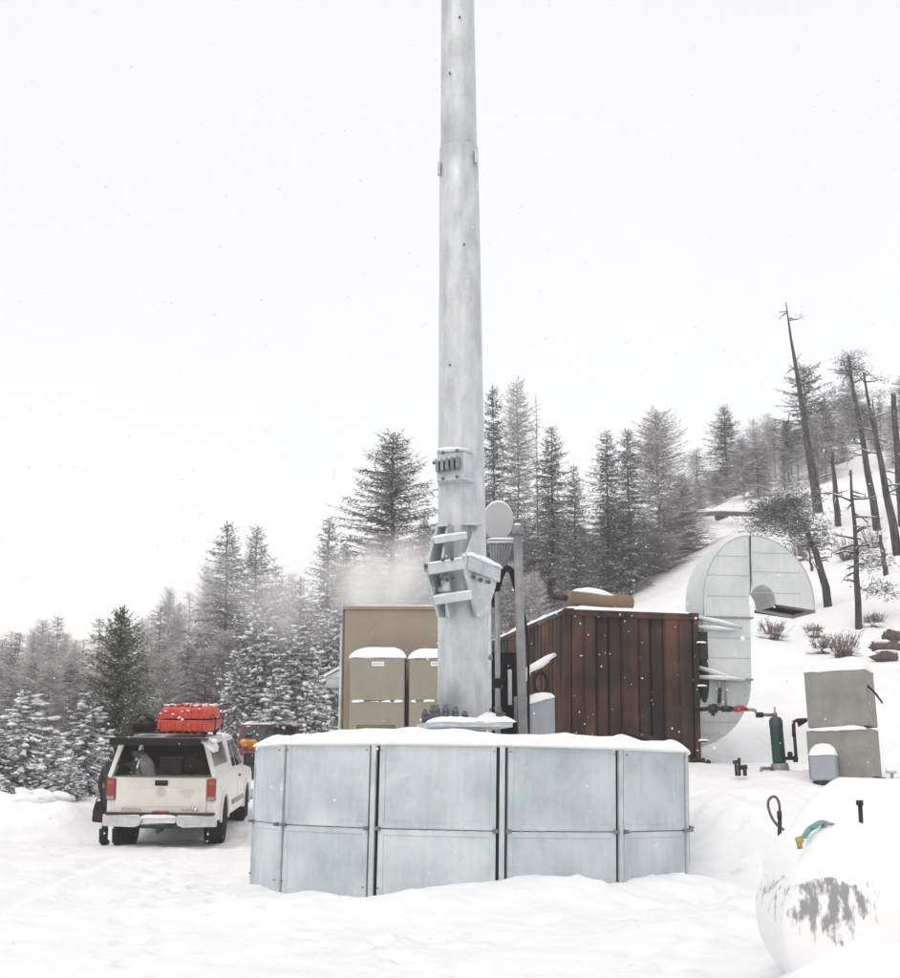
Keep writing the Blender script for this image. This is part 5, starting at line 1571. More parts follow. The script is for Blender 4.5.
def kites(base, dirs, side, L, Wd):
    """narrow four-cornered sprigs: base point, direction, side vector, length, width"""
    n_ = len(base)
    a = base; c = base + dirs * L[:, None]
    m1 = base + dirs * (L * .45)[:, None] + side * (Wd * .5)[:, None]
    m2 = base + dirs * (L * .45)[:, None] - side * (Wd * .5)[:, None]
    v = np.stack([a, m1, c, m2], 1).reshape(-1, 3)
    f = np.arange(n_ * 4).reshape(-1, 4)
    return v, f


PROTO = {}


def norm(v):
    return v / np.maximum(np.linalg.norm(v, axis=-1, keepdims=True), 1e-9)


def make_conifer(key, seed, H=10., Rm=1.9, base=.06, gap=.3, per=5, top_up=35, low=-22, droop=.25, tw=.34, twd=.055, dens=.11,
                 snow=.35, blob=0, leaf=NEED, power=.85, ragged=.3, trunk_r=.13, bark=BARK, bare=0., hang=.5, updir=0., patchy=0., snow_w=.8, lean=0):
    rg = np.random.default_rng(seed)
    B, D, S, Lh, Wd = [], [], [], [], []
    sB, sD, sS, sL, sW = [], [], [], [], []
    lim = MB(); snowmb = MB()
    z = base * H
    ph = rg.uniform(0, 6)
    while z < H * .985:
        t = (z - base * H) / (H * (1 - base))
        k = max(2, int(per * (1 if t < .85 else .7)))
        for j in range(k):
            if rg.random() < bare: continue
            az = ph + 2 * math.pi * j / k + rg.normal() * .35
            if patchy and noise2(az * 1.1, t * 7, seed) < patchy - 1: continue
            L = Rm * ((1 - t) ** power) * (1 - .35 * max(0, .12 - t) / .12) * rg.uniform(1 - ragged, 1 + ragged * .5) + .08
            el = R(low + (top_up - low) * t + updir + rg.normal() * 6)
            n_ = max(3, int(L / dens))
            s = (np.arange(n_) + .5) / n_
            rad = np.array([math.cos(az), math.sin(az), 0.])
            tn = np.array([-math.sin(az), math.cos(az), 0.])
            pts = rad[None] * (s * L * math.cos(el))[:, None] + np.array([0, 0, 1.])[None] * (s * L * math.sin(el) - droop * L * s ** 2 + droop * .55 * L * s ** 4)[:, None]
            pts[:, 2] += z + rg.normal() * .05
            wob = rg.normal() * .12
            pts += tn[None] * (wob * s ** 2 * L)[:, None]
            if L > .25:
                q = [Vector((0, 0, z))] + [Vector(pts[i]) for i in sorted(set([0, n_ // 2, n_ - 1]))]
                r0 = .008 + .009 * L
                lim.tube(q, [r0 * (1 - .8 * i / (len(q) - 1)) for i in range(len(q))], 4, 0, False)
            dd = norm(np.gradient(pts, axis=0)) if n_ > 2 else np.repeat(rad[None], n_, 0)
            for sd in (-1, 1):
                msk = rg.random(n_) < .93
                nn = msk.sum()
                if not nn: continue
                ang = rg.normal(52, 12, nn) * math.pi / 180
                d = dd[msk] * np.cos(ang)[:, None] + tn[None] * (sd * np.sin(ang))[:, None]
                d[:, 2] += rg.normal(-.10 - hang * .35, .22, nn)
                d = norm(d)
                ll = tw * (.45 + .75 * (1 - s[msk])) * rg.uniform(.6, 1.25, nn) * (.45 + .55 * min(1, L / .9))
                sv_ = norm(np.cross(d, np.array([0, 0, 1.])[None] + rg.normal(0, .55, (nn, 3))))
                B.append(pts[msk]); D.append(d); S.append(sv_); Lh.append(ll); Wd.append(twd * rg.uniform(.7, 1.4, nn))
                sn = rg.random(nn) < snow
                if sn.any():
                    up = np.array([0, 0, .02])
                    sB.append(pts[msk][sn] + up + d[sn] * (ll[sn] * .15)[:, None]); sD.append(d[sn]); sL.append(ll[sn] * rg.uniform(.45, .85, sn.sum()))
                    hv = norm(np.cross(d[sn], np.array([0, 0, 1.])[None] + rg.normal(0, .7, (sn.sum(), 3))))
                    sS.append(hv); sW.append(twd * snow_w * rg.uniform(.7, 1.4, sn.sum()))
            # tip tuft and hanging sprays under the limb
            nh = int(n_ * hang)
            if nh:
                ix = rg.integers(0, n_, nh)
                d = norm(np.stack([rg.normal(0, .35, nh), rg.normal(0, .35, nh), -np.ones(nh)], 1) + dd[ix] * .5)
                B.append(pts[ix]); D.append(d); S.append(norm(np.cross(d, rg.normal(0, 1, (nh, 3))))); Lh.append(tw * rg.uniform(.35, .8, nh)); Wd.append(twd * rg.uniform(.7, 1.3, nh))
            B.append(pts[-1:]); D.append(norm(dd[-1:] + np.array([[0, 0, .1]]))); S.append(tn[None]); Lh.append(np.array([tw * .8])); Wd.append(np.array([twd * 1.2]))
            if blob and L > .3:
                nb_ = max(1, int(L / .26))
                for q in range(nb_):
                    if rg.random() > blob: continue
                    i = min(n_ - 1, int((q + rg.uniform(.2, .9)) / nb_ * n_))
                    ln = rg.uniform(.10, .30) * (.7 + .3 * (1 - s[i])); wd = rg.uniform(.05, .13)
                    dv = Vector(dd[i]); xq = dv.to_track_quat('X', 'Z').to_matrix()
                    snowmb.blob(Vector(pts[i]) + Vector((0, 0, .035)), (ln, wd, rg.uniform(.035, .085)), 0, 7, 5, int(rg.integers(0, 99)), .75, M=xq)
        ph += 1.3
        z += gap * rg.uniform(.7, 1.25) * (1 - .45 * t)
    # leader tuft
    nn = 26
    zz = rg.uniform(H * .93, H, nn)
    an = rg.uniform(0, 6.28, nn)
    d = norm(np.stack([np.cos(an) * .6, np.sin(an) * .6, rg.uniform(.2, 1, nn)], 1))
    B.append(np.stack([zz * 0, zz * 0, zz], 1)); D.append(d); S.append(norm(np.cross(d, rg.normal(0, 1, (nn, 3))))); Lh.append(rg.uniform(.1, .25, nn)); Wd.append(np.full(nn, twd * .8))
    B, D, S, Lh, Wd = map(np.concatenate, (B, D, S, Lh, Wd))
    v, f = kites(B, D, S, Lh, Wd)
    crown = mesh_np(key + '_crown', v, f, [leaf])
    sn_me = None
    if sB or blob:
        if sB:
            v, f = kites(*map(np.concatenate, (sB, sD, sS, sL, sW)))
        else:
            v = np.zeros((0, 3)); f = np.zeros((0, 4), int)
        if blob and snowmb.v:
            v2 = np.array(snowmb.v); f2 = np.array([q for q in snowmb.f if len(q) == 4]) + len(v)
            v = np.concatenate([v, v2]); f = np.concatenate([f, f2])
        sn_me = mesh_np(key + '_snow', v, f, [TSNOW], smooth=bool(blob))
    tr_ = MB()
    hs_ = [-.6, 0, H * .2, H * .4, H * .6, H * .8, H * .99]
    tr_.tube([(.04 * math.sin(h * 1.3 + seed) * (h > 0), .04 * math.cos(h + seed) * (h > 0), h) for h in hs_], [trunk_r * 1.25, trunk_r, trunk_r * .85, trunk_r * .66, trunk_r * .46, trunk_r * .25, .012], 8)
    o_ = len(tr_.v)
    tr_.v += lim.v; tr_.f += [tuple(i + o_ for i in q) for q in lim.f]; tr_.m += lim.m; tr_.s += lim.s
    tm = bpy.data.meshes.new(key + '_trunk'); tm.from_pydata(tr_.v, [], tr_.f); tm.materials.append(bark)
    tm.polygons.foreach_set('use_smooth', [True] * len(tm.polygons)); tm.update()
    PROTO[key] = (H, Rm, crown, sn_me, tm)


# evergreen spruces, frosted spruces, leafless larches, snow-laden saplings, pines
make_conifer('spruce_a', 1, Rm=1.9, snow=.55, power=.62, gap=.26, per=6, dens=.09, tw=.36, twd=.04, trunk_r=.09, low=-15)
make_conifer('spruce_b', 2, Rm=1.6, snow=.55, ragged=.45, power=.60, gap=.26, per=6, dens=.09, twd=.04, trunk_r=.08, low=-15)
make_conifer('spruce_c', 3, Rm=2.2, snow=.5, gap=.30, per=6, low=-8, top_up=35, droop=.1, ragged=.4, power=.70, patchy=.35, tw=.4, twd=.04, dens=.09, trunk_r=.09)
make_conifer('frosty_a', 4, Rm=1.8, leaf=FROST, snow=.3, ragged=.5, per=6, gap=.28, patchy=.3, power=.6, dens=.09, trunk_r=.07)
make_conifer('frosty_b', 5, Rm=1.6, leaf=FROST, snow=.3, ragged=.5, per=5, gap=.30, base=.1, patchy=.4, power=.55, dens=.09, trunk_r=.07)
LK = dict(leaf=TWIG, bark=BARKL)
make_conifer('larch_a', 6, Rm=1.7, snow=.55, twd=.032, tw=.42, per=6, gap=.20, ragged=.5, hang=.2, low=-5, top_up=35, droop=.08, base=.10, power=.55, snow_w=.9, dens=.10, trunk_r=.06, **LK)
make_conifer('larch_b', 7, Rm=2.0, snow=.55, twd=.030, tw=.46, per=6, gap=.20, ragged=.6, hang=.2, low=0, top_up=45, droop=.03, base=.06, power=.42, snow_w=.9, dens=.10, trunk_r=.06, **LK)
make_conifer('larch_c', 8, Rm=1.4, snow=.55, twd=.030, tw=.34, per=5, gap=.26, ragged=.6, hang=.2, low=-10, top_up=25, droop=.1, base=.18, power=.45, dens=.10, trunk_r=.06, **LK)
make_conifer('snag', 9, Rm=.8, leaf=TWIG, snow=.1, twd=.022, tw=.26, per=3, gap=.36, ragged=.7, hang=.0, low=-15, top_up=15, droop=.1, base=.2, power=.4, trunk_r=.07, bark=BARKB)
make_conifer('laden_a', 10, H=5, Rm=1.55, snow=.6, blob=.65, gap=.24, per=7, low=-22, top_up=30, droop=.38, trunk_r=.06, tw=.28, twd=.05, snow_w=1.1, power=.7)
make_conifer('laden_b', 11, H=5, Rm=1.4, snow=.6, blob=.85, gap=.25, per=6, low=-25, top_up=30, droop=.5, trunk_r=.06, tw=.26, twd=.05, ragged=.4, snow_w=1.1, power=.6)
make_conifer('big_spruce', 12, H=14, Rm=3.4, snow=.55, gap=.34, per=6, low=-5, top_up=38, droop=.10, tw=.38, twd=.036, dens=.075, ragged=.3, power=.62, base=.05, trunk_r=.15)
make_conifer('snowy_spruce', 13, H=8, Rm=2.4, snow=.6, blob=.55, gap=.30, per=6, low=-28, top_up=30, droop=.45, tw=.34, twd=.045, dens=.085, ragged=.45, snow_w=1.0, power=.65, trunk_r=.08, hang=1.1)
make_conifer('pine_a', 14, H=7, Rm=1.7, leaf=NEEDP, snow=.35, gap=.20, per=7, low=5, top_up=50, droop=.0, tw=.26, twd=.05, dens=.08, ragged=.5, power=.55, base=.08, hang=.8, updir=5, patchy=.3, trunk_r=.07)
make_conifer('pine_b', 15, H=9, Rm=1.9, leaf=NEED, snow=.5, gap=.30, per=6, low=-5, top_up=40, droop=.05, tw=.30, twd=.05, dens=.08, ragged=.6, power=.35, base=.3, hang=1.0, patchy=.6, trunk_r=.09)


def tree(kind, base, H, Wx, name, label, group=None, rz=None, lean=(0, 0)):
    H0, R0, crown, snow_, trunk_ = PROTO[kind]
    o = thing(name, base, label, 'tree', (lean[0], lean[1], rz if rz is not None else (hash((round(base.x * 7), round(base.y * 3))) % 628) / 100), group)
    sz_ = H / H0; sxy = (Wx / 2) / R0 if Wx else sz_
    o.scale = (sxy, sxy, sz_)
    for nm, me in (('trunk', trunk_), ('crown', crown), ('branch_snow', snow_)):
        if me is None: continue
        c = bpy.data.objects.new(nm, me); COL.objects.link(c); c.parent = o
        if nm == 'branch_snow': c['kind'] = 'stuff'
    return o


WF = {'big_spruce': 1.5, 'laden_a': 1.25, 'laden_b': 1.25, 'snowy_spruce': 1.25, 'pine_a': 1.45, 'pine_b': 1.25, 'larch_b': 1.35, 'snag': 1.1}


def tree_at(kind, px, pyt, Y, wpx, name, label, group=None, rz=None):
    """crown top seen in direction (px, pyt), standing at depth Y on the snow"""
    top = P(px, pyt, Y)
    b_ = gpt(top.x, Y)
    H = top.z - b_.z + .02
    Wx = wpx / F * Y * WF.get(kind, 1.7) if wpx else None
    return tree(kind, b_, H, Wx, name, label, group, (px * 1.7) % 6.28 if rz is None else rz)


tree_at('pine_a', 122, 611, 34, 78, 'pine_tree', 'olive green young pine standing directly behind the white pickup')
tree_at('laden_b', 28, 688, 31.5, 74, 'young_fir', 'snow laden young fir at the left edge, its boughs bent down')
tree_at('laden_a', 2, 728, 31.0, 60, 'young_fir', 'low snow buried young fir cut off by the left edge')
tree_at('laden_b', 56, 735, 31.2, 46, 'young_fir', 'small rounded young fir heaped with snow on the bank')
tree_at('laden_a', 88, 690, 32.5, 70, 'young_fir', 'dark young fir with snow clumps left of the pickup')
tree_at('laden_b', 70, 765, 30.8, 36, 'young_fir', 'lowest snow covered sapling on the bank left of the pickup')
tree_at('big_spruce', 393, 433, 47, 150, 'spruce_tree', 'tall broad dark spruce rising behind the steam and tan shelter')
tree_at('spruce_a', 228, 525, 56, 62, 'spruce_tree', 'left of the twin tall spruces above the orange sleds')
tree_at('spruce_c', 257, 527, 55, 60, 'spruce_tree', 'right of the twin tall spruces above the orange sleds')
tree_at('spruce_b', 329, 519, 56, 46, 'spruce_tree', 'slim spruce just left of the big spruce, wrapped in steam')
tree_at('frosty_a', 346, 545, 57, 50, 'spruce_tree', 'pale frosted spruce between the slim spruce and the big spruce')
tree_at('spruce_b', 301, 578, 54, 34, 'spruce_tree', 'small dark spruce top between the twin spruces and the shelter')
tree_at('snowy_spruce', 262, 598, 41, 80, 'spruce_tree', 'snow covered spruce behind the red vehicle')
tree_at('snowy_spruce', 300, 622, 40, 92, 'spruce_tree', 'wide snow draped spruce left of the tan shelter')
tree_at('snowy_spruce', 330, 606, 42, 60, 'spruce_tree', 'snow covered spruce touching the left side of the tan shelter')
tree_at('snowy_spruce', 238, 650, 40, 60, 'spruce_tree', 'low snow dusted spruce behind the cab of the pickup')
tree_at('laden_a', 278, 672, 38.5, 66, 'young_fir', 'low snow heaped fir directly behind the red vehicle')
tree_at('laden_a', 316, 668, 38.5, 50, 'young_fir', 'low snow heaped fir next to the hooded vent of the shelter')
ORD = ['nearest', 'second', 'third', 'fourth', 'fifth', 'sixth', 'seventh', 'eighth', 'ninth', 'tenth', 'eleventh', 'twelfth']
LPX = [3, 12, 20, 34, 43, 50, 58, 66, 75, 84, 100, 108, 143, 152, 161, 170, 180, 190, 199, 208, 216, 240, 272, 284, 292, 312, 276]


def larch_label(px):
    if px < 62: return 'hazy leafless grey larch, %s from the left edge of the picture' % ORD[sorted(LPX).index(px)].replace('nearest', 'first')
    if px < 122: return 'hazy leafless larch, %s one left of the olive green pine top' % ORD[sorted([p for p in LPX if 62 < p < 122], reverse=True).index(px)]
    if px < 228: return 'grey leafless larch, %s one right of the olive green pine top' % ORD[sorted([p for p in LPX if 122 < p < 228]).index(px)]
    if px == 240: return 'leafless larch top showing between the twin tall spruces'
    return 'leafless larch right of the twin tall spruces, %s one from them' % ORD[sorted([p for p in LPX if p > 257]).index(px)]


g1 = 'hazy leafless larches behind the pickup'
rs = random.Random(11)
for k, (px, py) in enumerate(((3, 640), (12, 632), (20, 634), (34, 630), (43, 622), (50, 634), (58, 616), (66, 636), (75, 642), (84, 640), (100, 618), (108, 636), (143, 618), (152, 614), (161, 606), (170, 590), (180, 602), (190, 594), (199, 610), (208, 566), (216, 580), (240, 585), (272, 586), (284, 598), (292, 575), (312, 592), (276, 566))):
    kd = ('larch_a', 'larch_c', 'frosty_b', 'larch_b')[k % 4]
    tree_at(kd, px, py + rs.uniform(-2, 2), 66 + 34 * rs.random(), 30 + rs.random() * 16, 'larch_tree', larch_label(px), g1)
g2 = 'grey understorey trees of the left stand'
for k in range(18):
    px = -6 + k * 19.0 + rs.uniform(-4, 4)
    tree_at(('larch_b', 'frosty_a', 'larch_a')[k % 3], px, 668 - 45 * min(1, max(0, (px - 120) / 180)) + rs.uniform(-12, 14), 46 + 9 * rs.random(), 50 + rs.random() * 20, 'larch_tree', 'lower frosted grey tree filling the gaps of the stand on the left', g2)
tree_at('larch_b', 372, 545, 60, 60, 'larch_tree', 'pale leafless larch behind the steam left of the pole')
tree_at('frosty_a', 424, 520, 62, 50, 'spruce_tree', 'frosted spruce close to the left edge of the pole')
tree_at('frosty_a', 410, 560, 50, 60, 'spruce_tree', 'low frosted spruce in the steam above the tan shelter')
# group right of the pole
for kd, px, py, Y, w, nm, lab in (
        ('spruce_b', 493, 388, 60, 44, 'spruce_tree', 'dark spruce whose top rises right beside the pole'),
        ('larch_a', 517, 382, 63, 50, 'larch_tree', 'tallest leafless larch right of the pole'),
        ('snag', 536, 394, 62, 20, 'larch_tree', 'thin almost branchless dead tree right of the pole'),
        ('spruce_a', 551, 427, 56, 50, 'spruce_tree', 'dark pointed spruce in the middle of the group right of the pole'),
        ('spruce_a', 574, 466, 54, 38, 'spruce_tree', 'shorter dark spruce on the right slope of the group beside the pole'),
        ('spruce_b', 606, 432, 57, 44, 'spruce_tree', 'left of two equal spruces above the muffler'),
        ('spruce_b', 627, 430, 56, 42, 'spruce_tree', 'right of two equal spruces above the muffler'),
        ('larch_b', 656, 413, 60, 80, 'larch_tree', 'broad fuzzy leafless larch left of the gooseneck duct'),
        ('larch_b', 682, 478, 61, 56, 'larch_tree', 'rounded brushy leafless tree at the right end of the group before the duct'),
        ('spruce_b', 699, 484, 84, 18, 'spruce_tree', 'small distant spruce on the skyline behind the duct'),
        ('spruce_c', 724, 406, 84, 44, 'spruce_tree', 'lone dark spruce on the skyline above the duct'),
        ('spruce_b', 736, 450, 84, 26, 'spruce_tree', 'small spruce touching the right side of the lone skyline spruce'),
        ('larch_c', 753, 420, 95, 28, 'larch_tree', 'pale hazy leafless tree on the skyline, left one'),
        ('larch_c', 767, 414, 95, 26, 'larch_tree', 'pale hazy leafless tree on the skyline, right one'),
        ('pine_b', 804, 366, 80, 56, 'pine_tree', 'dense dark pine behind the leaning burnt trunk'),
        ('pine_b', 822, 400, 78, 44, 'pine_tree', 'shorter pine tucked right of the dense dark pine'),
        ('pine_b', 786, 420, 82, 34, 'pine_tree', 'thin pine peeking out left of the leaning burnt trunk'),
        ('snag', 790, 440, 86, 20, 'pine_tree', 'slender bare trunk on the skyline left of the leaning burnt trunk')):
    tree_at(kd, px, py, Y, w, nm, lab)
g3 = 'brushy grey undergrowth trees right of the pole'
for k in range(14):
    px = 486 + k * 15.4 + rs.uniform(-4, 4)
    tree_at(('larch_b', 'frosty_a', 'larch_a')[k % 3], px, 500 + (k % 4) * 12 + rs.uniform(-8, 8), 56 + 8 * rs.random(), 40 + rs.random() * 20, 'larch_tree', 'grey brushy undergrowth tree in the group right of the pole', g3)
g4 = 'low bare saplings on the slope behind the container'
for k in range(5):
    px = 486 + k * 12 + rs.uniform(-3, 3)
    tree_at(('larch_b', 'larch_a')[k % 2], px, 565 + k * 2 + rs.uniform(-8, 8), 38 + 4 * rs.random(), 40, 'larch_tree', 'low bare snow dusted sapling on the slope behind the container', g4)


g5 = 'frosted brush trees along the crest of the right hillside'
for k in range(26):
    px = 700 + k * 8.4 + rs.uniform(-3, 3)
    x_ = P(px, 500, 84).x
    Yc = rs.uniform(76, 92); b_ = gpt(P(px, 500, Yc).x, Yc)
    tree(('larch_c', 'frosty_b', 'larch_a')[k % 3], b_, rs.uniform(1.3, 4.2), rs.uniform(1.5, 3.2), 'larch_tree', 'small frosted brushy tree on the crest of the hillside at right', g5, k * 1.1)


def snag(px0, py0, px1, py1, r0, r1, label, branches=(), tufts=(), foliage=None, bends=None, name='burnt_tree'):
    base = hit(px0, py0); Y = base.y
    top = P(px1, py1, Y)
    root = thing(name, base, label, 'tree')
    m = MB()
    n_ = 7
    pts = []; rr = []
    for i in range(n_):
        t = i / (n_ - 1)
        x = px0 + (px1 - px0) * t; y = py0 + (py1 - py0) * t
        if bends: x += bends * math.sin(math.pi * t)
        q = P(x, y, Y) - base
        if i == 0: q = q - Vector((0, 0, .5))
        pts.append(q + Vector((.02 * math.sin(i * 2.3), 0, 0)) * (i > 0)); rr.append(r0 + (r1 - r0) * t)
    m.tube(pts, rr, 9); m.build('trunk', BARKB, root)
    rg_ = random.Random(int(px0 * 3 + py1))
    m = MB(); cr = MB(); sn = MB()
    for (t, L, up) in branches:
        i = t * (n_ - 1); a = pts[int(i)].lerp(pts[min(n_ - 1, int(i) + 1)], i - int(i))
        az = rg_.uniform(0, 6.28)
        d = Vector((math.cos(az), math.sin(az) * .8, up)).normalized()
        d2 = (d + Vector((rg_.uniform(-.3, .3), rg_.uniform(-.3, .3), rg_.uniform(-.5, .4)))).normalized()
        e = a + d * L * .5; g_ = e + d2 * L * .5
        m.tube([a, e, g_], [.022 + .012 * L, .018, .006], 5)
        for q in range(3 + int(3 * L)):
            s_ = a.lerp(g_, rg_.uniform(.35, 1)); dv = (d + Vector((rg_.uniform(-1, 1), rg_.uniform(-1, 1), rg_.uniform(-.6, .6)))).normalized()
            m.tube([s_, s_ + dv * L * rg_.uniform(.2, .4)], [.01, .004], 4)
        sn.tube([a + Vector((0, 0, .03)), e + Vector((0, 0, .03)), g_ + Vector((0, 0, .02))], [.012, .016, .004], 4)
    if branches:
        m.build('branch', BARKB, root, kind='stuff'); sn.build('branch_snow', TSNOW, root, kind='stuff')
    if foliage:
        B, D, L_ = [], [], []
        rgn = np.random.default_rng(int(px0))
        for (fx, fy, rx, rz_, cnt) in foliage:
            c = np.array(P(fx, fy, Y) - base)
            ncl = max(3, cnt // 16)
            for q in range(ncl):
                cc = c + rgn.normal(0, .45, 3) * np.array([rx, rx, rz_])
                nn = 60
                B.append(cc + rgn.normal(0, .17, (nn, 3)) * np.array([1.3, 1, .6])); d = rgn.normal(0, 1, (nn, 3)); d[:, 2] = d[:, 2] * .5 + .15
                D.append(norm(d)); L_.append(rgn.uniform(.10, .22, nn))
        B = np.concatenate(B); D = np.concatenate(D); L_ = np.concatenate(L_)
        v, f = kites(B, D, norm(np.cross(D, rgn.normal(0, 1, D.shape))), L_, np.full(len(L_), .026))
        o = bpy.data.objects.new('crown', mesh_np('crown', v, f, [NEED])); COL.objects.link(o); o.parent = root
        ix = rgn.random(len(B)) < .35
        v, f = kites(B[ix] + np.array([0, 0, .03]), norm(D[ix] * np.array([1, 1, .3])), norm(np.cross(D[ix], [0, 0, 1.])), L_[ix], np.full(ix.sum(), .03))
        o = bpy.data.objects.new('branch_snow', mesh_np('crown_snow', v, f, [TSNOW])); COL.objects.link(o); o.parent = root; o['kind'] = 'stuff'
    return root


br = lambda n_, lo, hi, L, seed=1: [(random.Random(seed * 50 + i).uniform(lo, hi), random.Random(seed * 70 + i).uniform(.4, 1) * L, random.Random(seed * 90 + i).uniform(-.3, .5)) for i in range(n_)]
snag(819, 512, 785.5, 302, .24, .02, 'very tall bare burnt trunk leaning left, highest tree on the right', br(16, .3, .97, .9, 1))
snag(878, 530, 848, 357, .17, .05, 'burnt leaning trunk with a tuft of foliage on top, right of the dense pine', br(16, .35, .95, 1.3, 2), foliage=((850, 366, .5, .6, 300), (846, 402, 1.2, .8, 500), (858, 430, .9, .6, 200)))
snag(899, 556, 863, 372, .17, .03, 'long straight burnt trunk leaning left near the right edge', br(14, .3, .95, 1.0, 3))
snag(903, 528, 893, 394, .19, .10, 'thick blackened broken trunk at the right edge of the picture', br(10, .2, .9, 1.1, 4))
snag(858, 629, 850, 470, .10, .03, 'small dark crooked tree standing alone on the open slope above the blocks', br(26, .25, .98, .75, 5), foliage=((868, 560, .5, .25, 120), (880, 590, .5, .25, 80)), bends=2)
snag(829, 606, 790, 498, .13, .05, 'leaning pine with a drooping snowy crown bending left over the duct', br(9, .3, .95, .7, 6), foliage=((779, 507, .9, .5, 420), (770, 516, .8, .7, 260), (789, 521, .9, .7, 420), (803, 530, .8, .55, 320), (795, 506, .8, .3, 260), (812, 541, .5, .3, 120)), bends=6, name='pine_tree')
snag(838, 523, 832, 452, .14, .06, 'short dark trunk standing just right of the tall leaning burnt trunk', br(8, .3, .9, .9, 7))
snag(886, 575, 880, 535, .09, .05, 'stubby burnt stump below the leaning trunks at the right edge', br(5, .3, .9, .5, 8))
snag(812, 572, 808, 542, .05, .02, 'short dark stick like sapling between the leaning pine and the duct', br(4, .3, .9, .4, 9))
snag(882, 468, 872, 398, .10, .03, 'slim distant burnt trunk between the two leaning ones', br(6, .3, .9, .7, 10))


def shrub(px, py, w, h, label, name='bare_shrub', n_=70, matr=SHRUB):
    b_ = hit(px, py)
    rg_ = random.Random(int(px * 7))
    root = thing(name, b_, label, 'shrub')
    m = MB(); s_ = b_.y / F
    for i in range(n_):
        az = rg_.uniform(0, 6.28); r_ = rg_.random() ** .6 * w / 2 * s_
        a = Vector((math.cos(az) * r_ * .35, math.sin(az) * r_ * .35, -.05))
        e = Vector((math.cos(az) * r_, math.sin(az) * r_, rg_.uniform(.4, 1) * h * s_))
        mid = a.lerp(e, .5) + Vector((rg_.uniform(-.05, .05), rg_.uniform(-.05, .05), .05))
        m.tube([a, mid, e], [.011, .008, .004], 4)
        for q in range(2):
            t = mid.lerp(e, rg_.random()); m.tube([t, t + Vector((rg_.uniform(-.12, .12), rg_.uniform(-.12, .12), rg_.uniform(0, .15)))], [.006, .003], 4)
    m.build('twigs', matr, root, kind='stuff')
    m = MB()
    for i in range(8):
        az = rg_.uniform(0, 6.28); r_ = rg_.random() * w / 2.4 * s_
        m.blob((math.cos(az) * r_, math.sin(az) * r_, rg_.uniform(.05, .4) * h * s_), (.14, .12, .05), 0, 8, 6, i, .4)
    m.build('snow_lumps', SNOW, root, kind='stuff')


shrub(773, 640, 34, 20, 'brown twiggy shrub in the snow right of the duct')
shrub(843, 658, 40, 26, 'bare shrub directly behind the concrete blocks')
shrub(824, 655, 30, 16, 'small pale shrub left of the one behind the blocks')
shrub(875, 628, 26, 12, 'low shrub near the foot of the crooked tree')
shrub(815, 640, 22, 12, 'sparse low shrub between duct and blocks')
shrub(850, 560, 40, 22, 'brushy thicket on the slope below the burnt trunks', n_=90)
shrub(800, 560, 30, 20, 'brushy thicket left of the leaning pine foot', n_=60)
shrub(872, 548, 34, 22, 'brushy thicket at the foot of the leaning burnt trunk', n_=60)
for k, (px, py, s_) in enumerate(((884, 652, .36), (889, 662, .32), (896, 640, .34), (722, 519, .4))):
    b_ = hit(px, py)
    lab = ('dark reddish rock poking out of the snow above the blocks', 'lowest dark rock on the slope at the right edge', 'rock at the very right edge above the blocks', 'small dark rock on the skyline by the snow covered log')[k]
    m = MB(); m.blob((0, 0, .1), (s_, s_ * .7, s_ * .45), 0, 10, 8, k, .55); o = m.build('rock_body', ROCK)
    root = thing('rock', b_, lab, 'rock'); o.parent = root
    m = MB(); m.blob((-.03, 0, .1 + s_ * .32), (s_ * .75, s_ * .55, s_ * .2), 0, 10, 8, k + 5, .35); m.build('snow_cap', SNOW, root)
# long snowy log on the skyline
A_ = hit(690, 521); B_ = hit(762, 521)
lg = thing('fallen_log', A_, 'long straight log lying along the skyline under snow', 'log')
v = B_ - A_
m = MB(); m.tube([Vector((0, 0, .35)), v * .5 + Vector((0, 0, .4)), v + Vector((0, 0, .3))], [.16, .15, .12], 10); m.build('trunk', BARK, lg)
m = MB(); m.tube([Vector((0, 0, .47)), v * .5 + Vector((0, 0, .52)), v + Vector((0, 0, .4))], [.12, .13, .08], 8); m.build('snow', SNOW, lg)
# small signboard post? only the far twig tip at the right edge is seen: part of the edge trunk

# rounded snow lump on the bank
for k, (px, py, Y, s_) in enumerate(((32, 800, 29.6, .27), (58, 803, 29.3, .2))):
    q = P(px, py, Y); o_ = Vector((q.x, Y, float(gz(q.x, Y)) - .08))
    m = MB(); m.blob((0, 0, .12), (s_ * 1.5, s_ * 1.0, s_ * .62), 0, 22, 14, k + 2, .6); o = m.build('snow_lump', SNOW); o.location = o_
    tag(o, ('big rounded lump of snow on the bank under the young firs', 'smaller snow lump right of the big one on the bank')[k], 'snow lump')

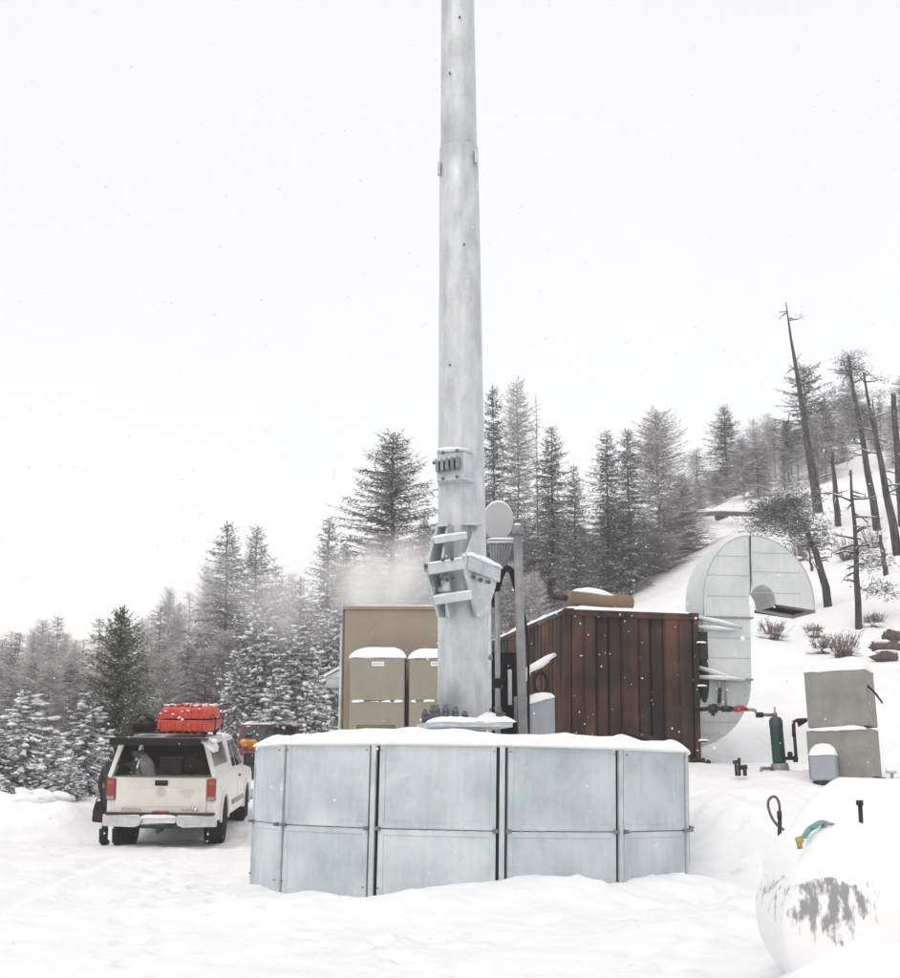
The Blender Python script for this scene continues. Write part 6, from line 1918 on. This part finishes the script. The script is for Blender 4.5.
# ------------------------------------------------------------------ steam drifting from behind the shelter
def steam(name, blobs, dens, lab):
    # closed box with a soft, noisy, ellipsoidal density
    (px, py, Y, sx, sy, sz_) = blobs
    c = P(px, py, Y)
    m = MB(); m.bb((-sx, -sy, -sz_), (sx, sy, sz_)); o = m.build(name, SNOW, kind='stuff'); o.location = c
    mt_ = bpy.data.materials.new(name + '_vapour'); mt_.use_nodes = True
    n = mt_.node_tree; n.nodes.clear()
    ou = n.nodes.new('ShaderNodeOutputMaterial'); pv = n.nodes.new('ShaderNodeVolumePrincipled')
    pv.inputs['Color'].default_value = (.97, .97, .97, 1)
    tc = n.nodes.new('ShaderNodeTexCoord'); mp = n.nodes.new('ShaderNodeMapping')
    mp.inputs['Scale'].default_value = (1 / sx, 1 / sy, 1 / sz_)
    n.links.new(tc.outputs['Object'], mp.inputs[0])
    ln = n.nodes.new('ShaderNodeVectorMath'); ln.operation = 'LENGTH'; n.links.new(mp.outputs[0], ln.inputs[0])
    nz = n.nodes.new('ShaderNodeTexNoise'); nz.inputs['Scale'].default_value = 1.1; nz.inputs['Detail'].default_value = 3; nz.inputs['Distortion'].default_value = .6
    n.links.new(tc.outputs['Object'], nz.inputs['Vector'])
    mr = n.nodes.new('ShaderNodeMapRange'); mr.inputs['From Min'].default_value = .25; mr.inputs['From Max'].default_value = .98
    mr.inputs['To Min'].default_value = 1; mr.inputs['To Max'].default_value = 0
    n.links.new(ln.outputs['Value'], mr.inputs['Value'])
    m2 = n.nodes.new('ShaderNodeMapRange'); m2.inputs['From Min'].default_value = .40; m2.inputs['From Max'].default_value = .68
    n.links.new(nz.outputs[0], m2.inputs['Value'])
    mu = n.nodes.new('ShaderNodeMath'); mu.operation = 'MULTIPLY'; n.links.new(mr.outputs[0], mu.inputs[0]); n.links.new(m2.outputs[0], mu.inputs[1])
    m3 = n.nodes.new('ShaderNodeMath'); m3.operation = 'MULTIPLY'; m3.inputs[1].default_value = dens; n.links.new(mu.outputs[0], m3.inputs[0])
    n.links.new(m3.outputs[0], pv.inputs['Density']); n.links.new(pv.outputs[0], ou.inputs['Volume'])
    o.data.materials.clear(); o.data.materials.append(mt_)
    tag(o, lab, 'steam')
    return o


steam('steam', (395, 582, 26, 1.4, 1.3, 1.05), 2.8, 'white steam billowing up behind the tan shelter beside the pole')
steam('steam', (300, 590, 31, 3.6, 1.6, 1.5), .5, 'thin veil of steam drifting left in front of the spruces')

# ------------------------------------------------------------------ falling snow
rg = np.random.default_rng(4)
N = 4200
YY = 4 + 24 * rg.random(N) ** .7
XX = (rg.random(N) * 2 - 1) * .42 * YY + rg.normal(0, .2, N)
ZZ = EYE + (-.20 + rg.random(N) * .95) * YY
ok = (ZZ > gz(XX, YY)) & ((np.abs(XX) < 14))
ok &= ~((np.hypot(XX - EC.x, YY - EC.y) < 2.4) & (ZZ < 2.1))
XX, YY, ZZ = XX[ok], YY[ok], ZZ[ok]
Cn = np.stack([XX, YY, ZZ], 1); n_ = len(Cn)
rad = (.004 + .008 * rg.random(n_) ** 3) * (.6 + .4 * YY / 14)
oc = np.array([[1, 0, 0], [-1, 0, 0], [0, 1, 0], [0, -1, 0], [0, 0, 1], [0, 0, -1.]])
st_ = rg.uniform(.6, 1.3, (n_, 1, 3)); 
v = Cn[:, None, :] + oc[None] * rad[:, None, None] * st_
of = np.array([[0, 2, 4], [2, 1, 4], [1, 3, 4], [3, 0, 4], [2, 0, 5], [1, 2, 5], [3, 1, 5], [0, 3, 5]])
f = (np.arange(n_) * 6)[:, None, None] + of[None]
fl = bpy.data.objects.new('falling_snow', mesh_np('falling_snow', v.reshape(-1, 3), f.reshape(-1, 3), [TSNOW], smooth=True)); COL.objects.link(fl)
fl['kind'] = 'stuff'
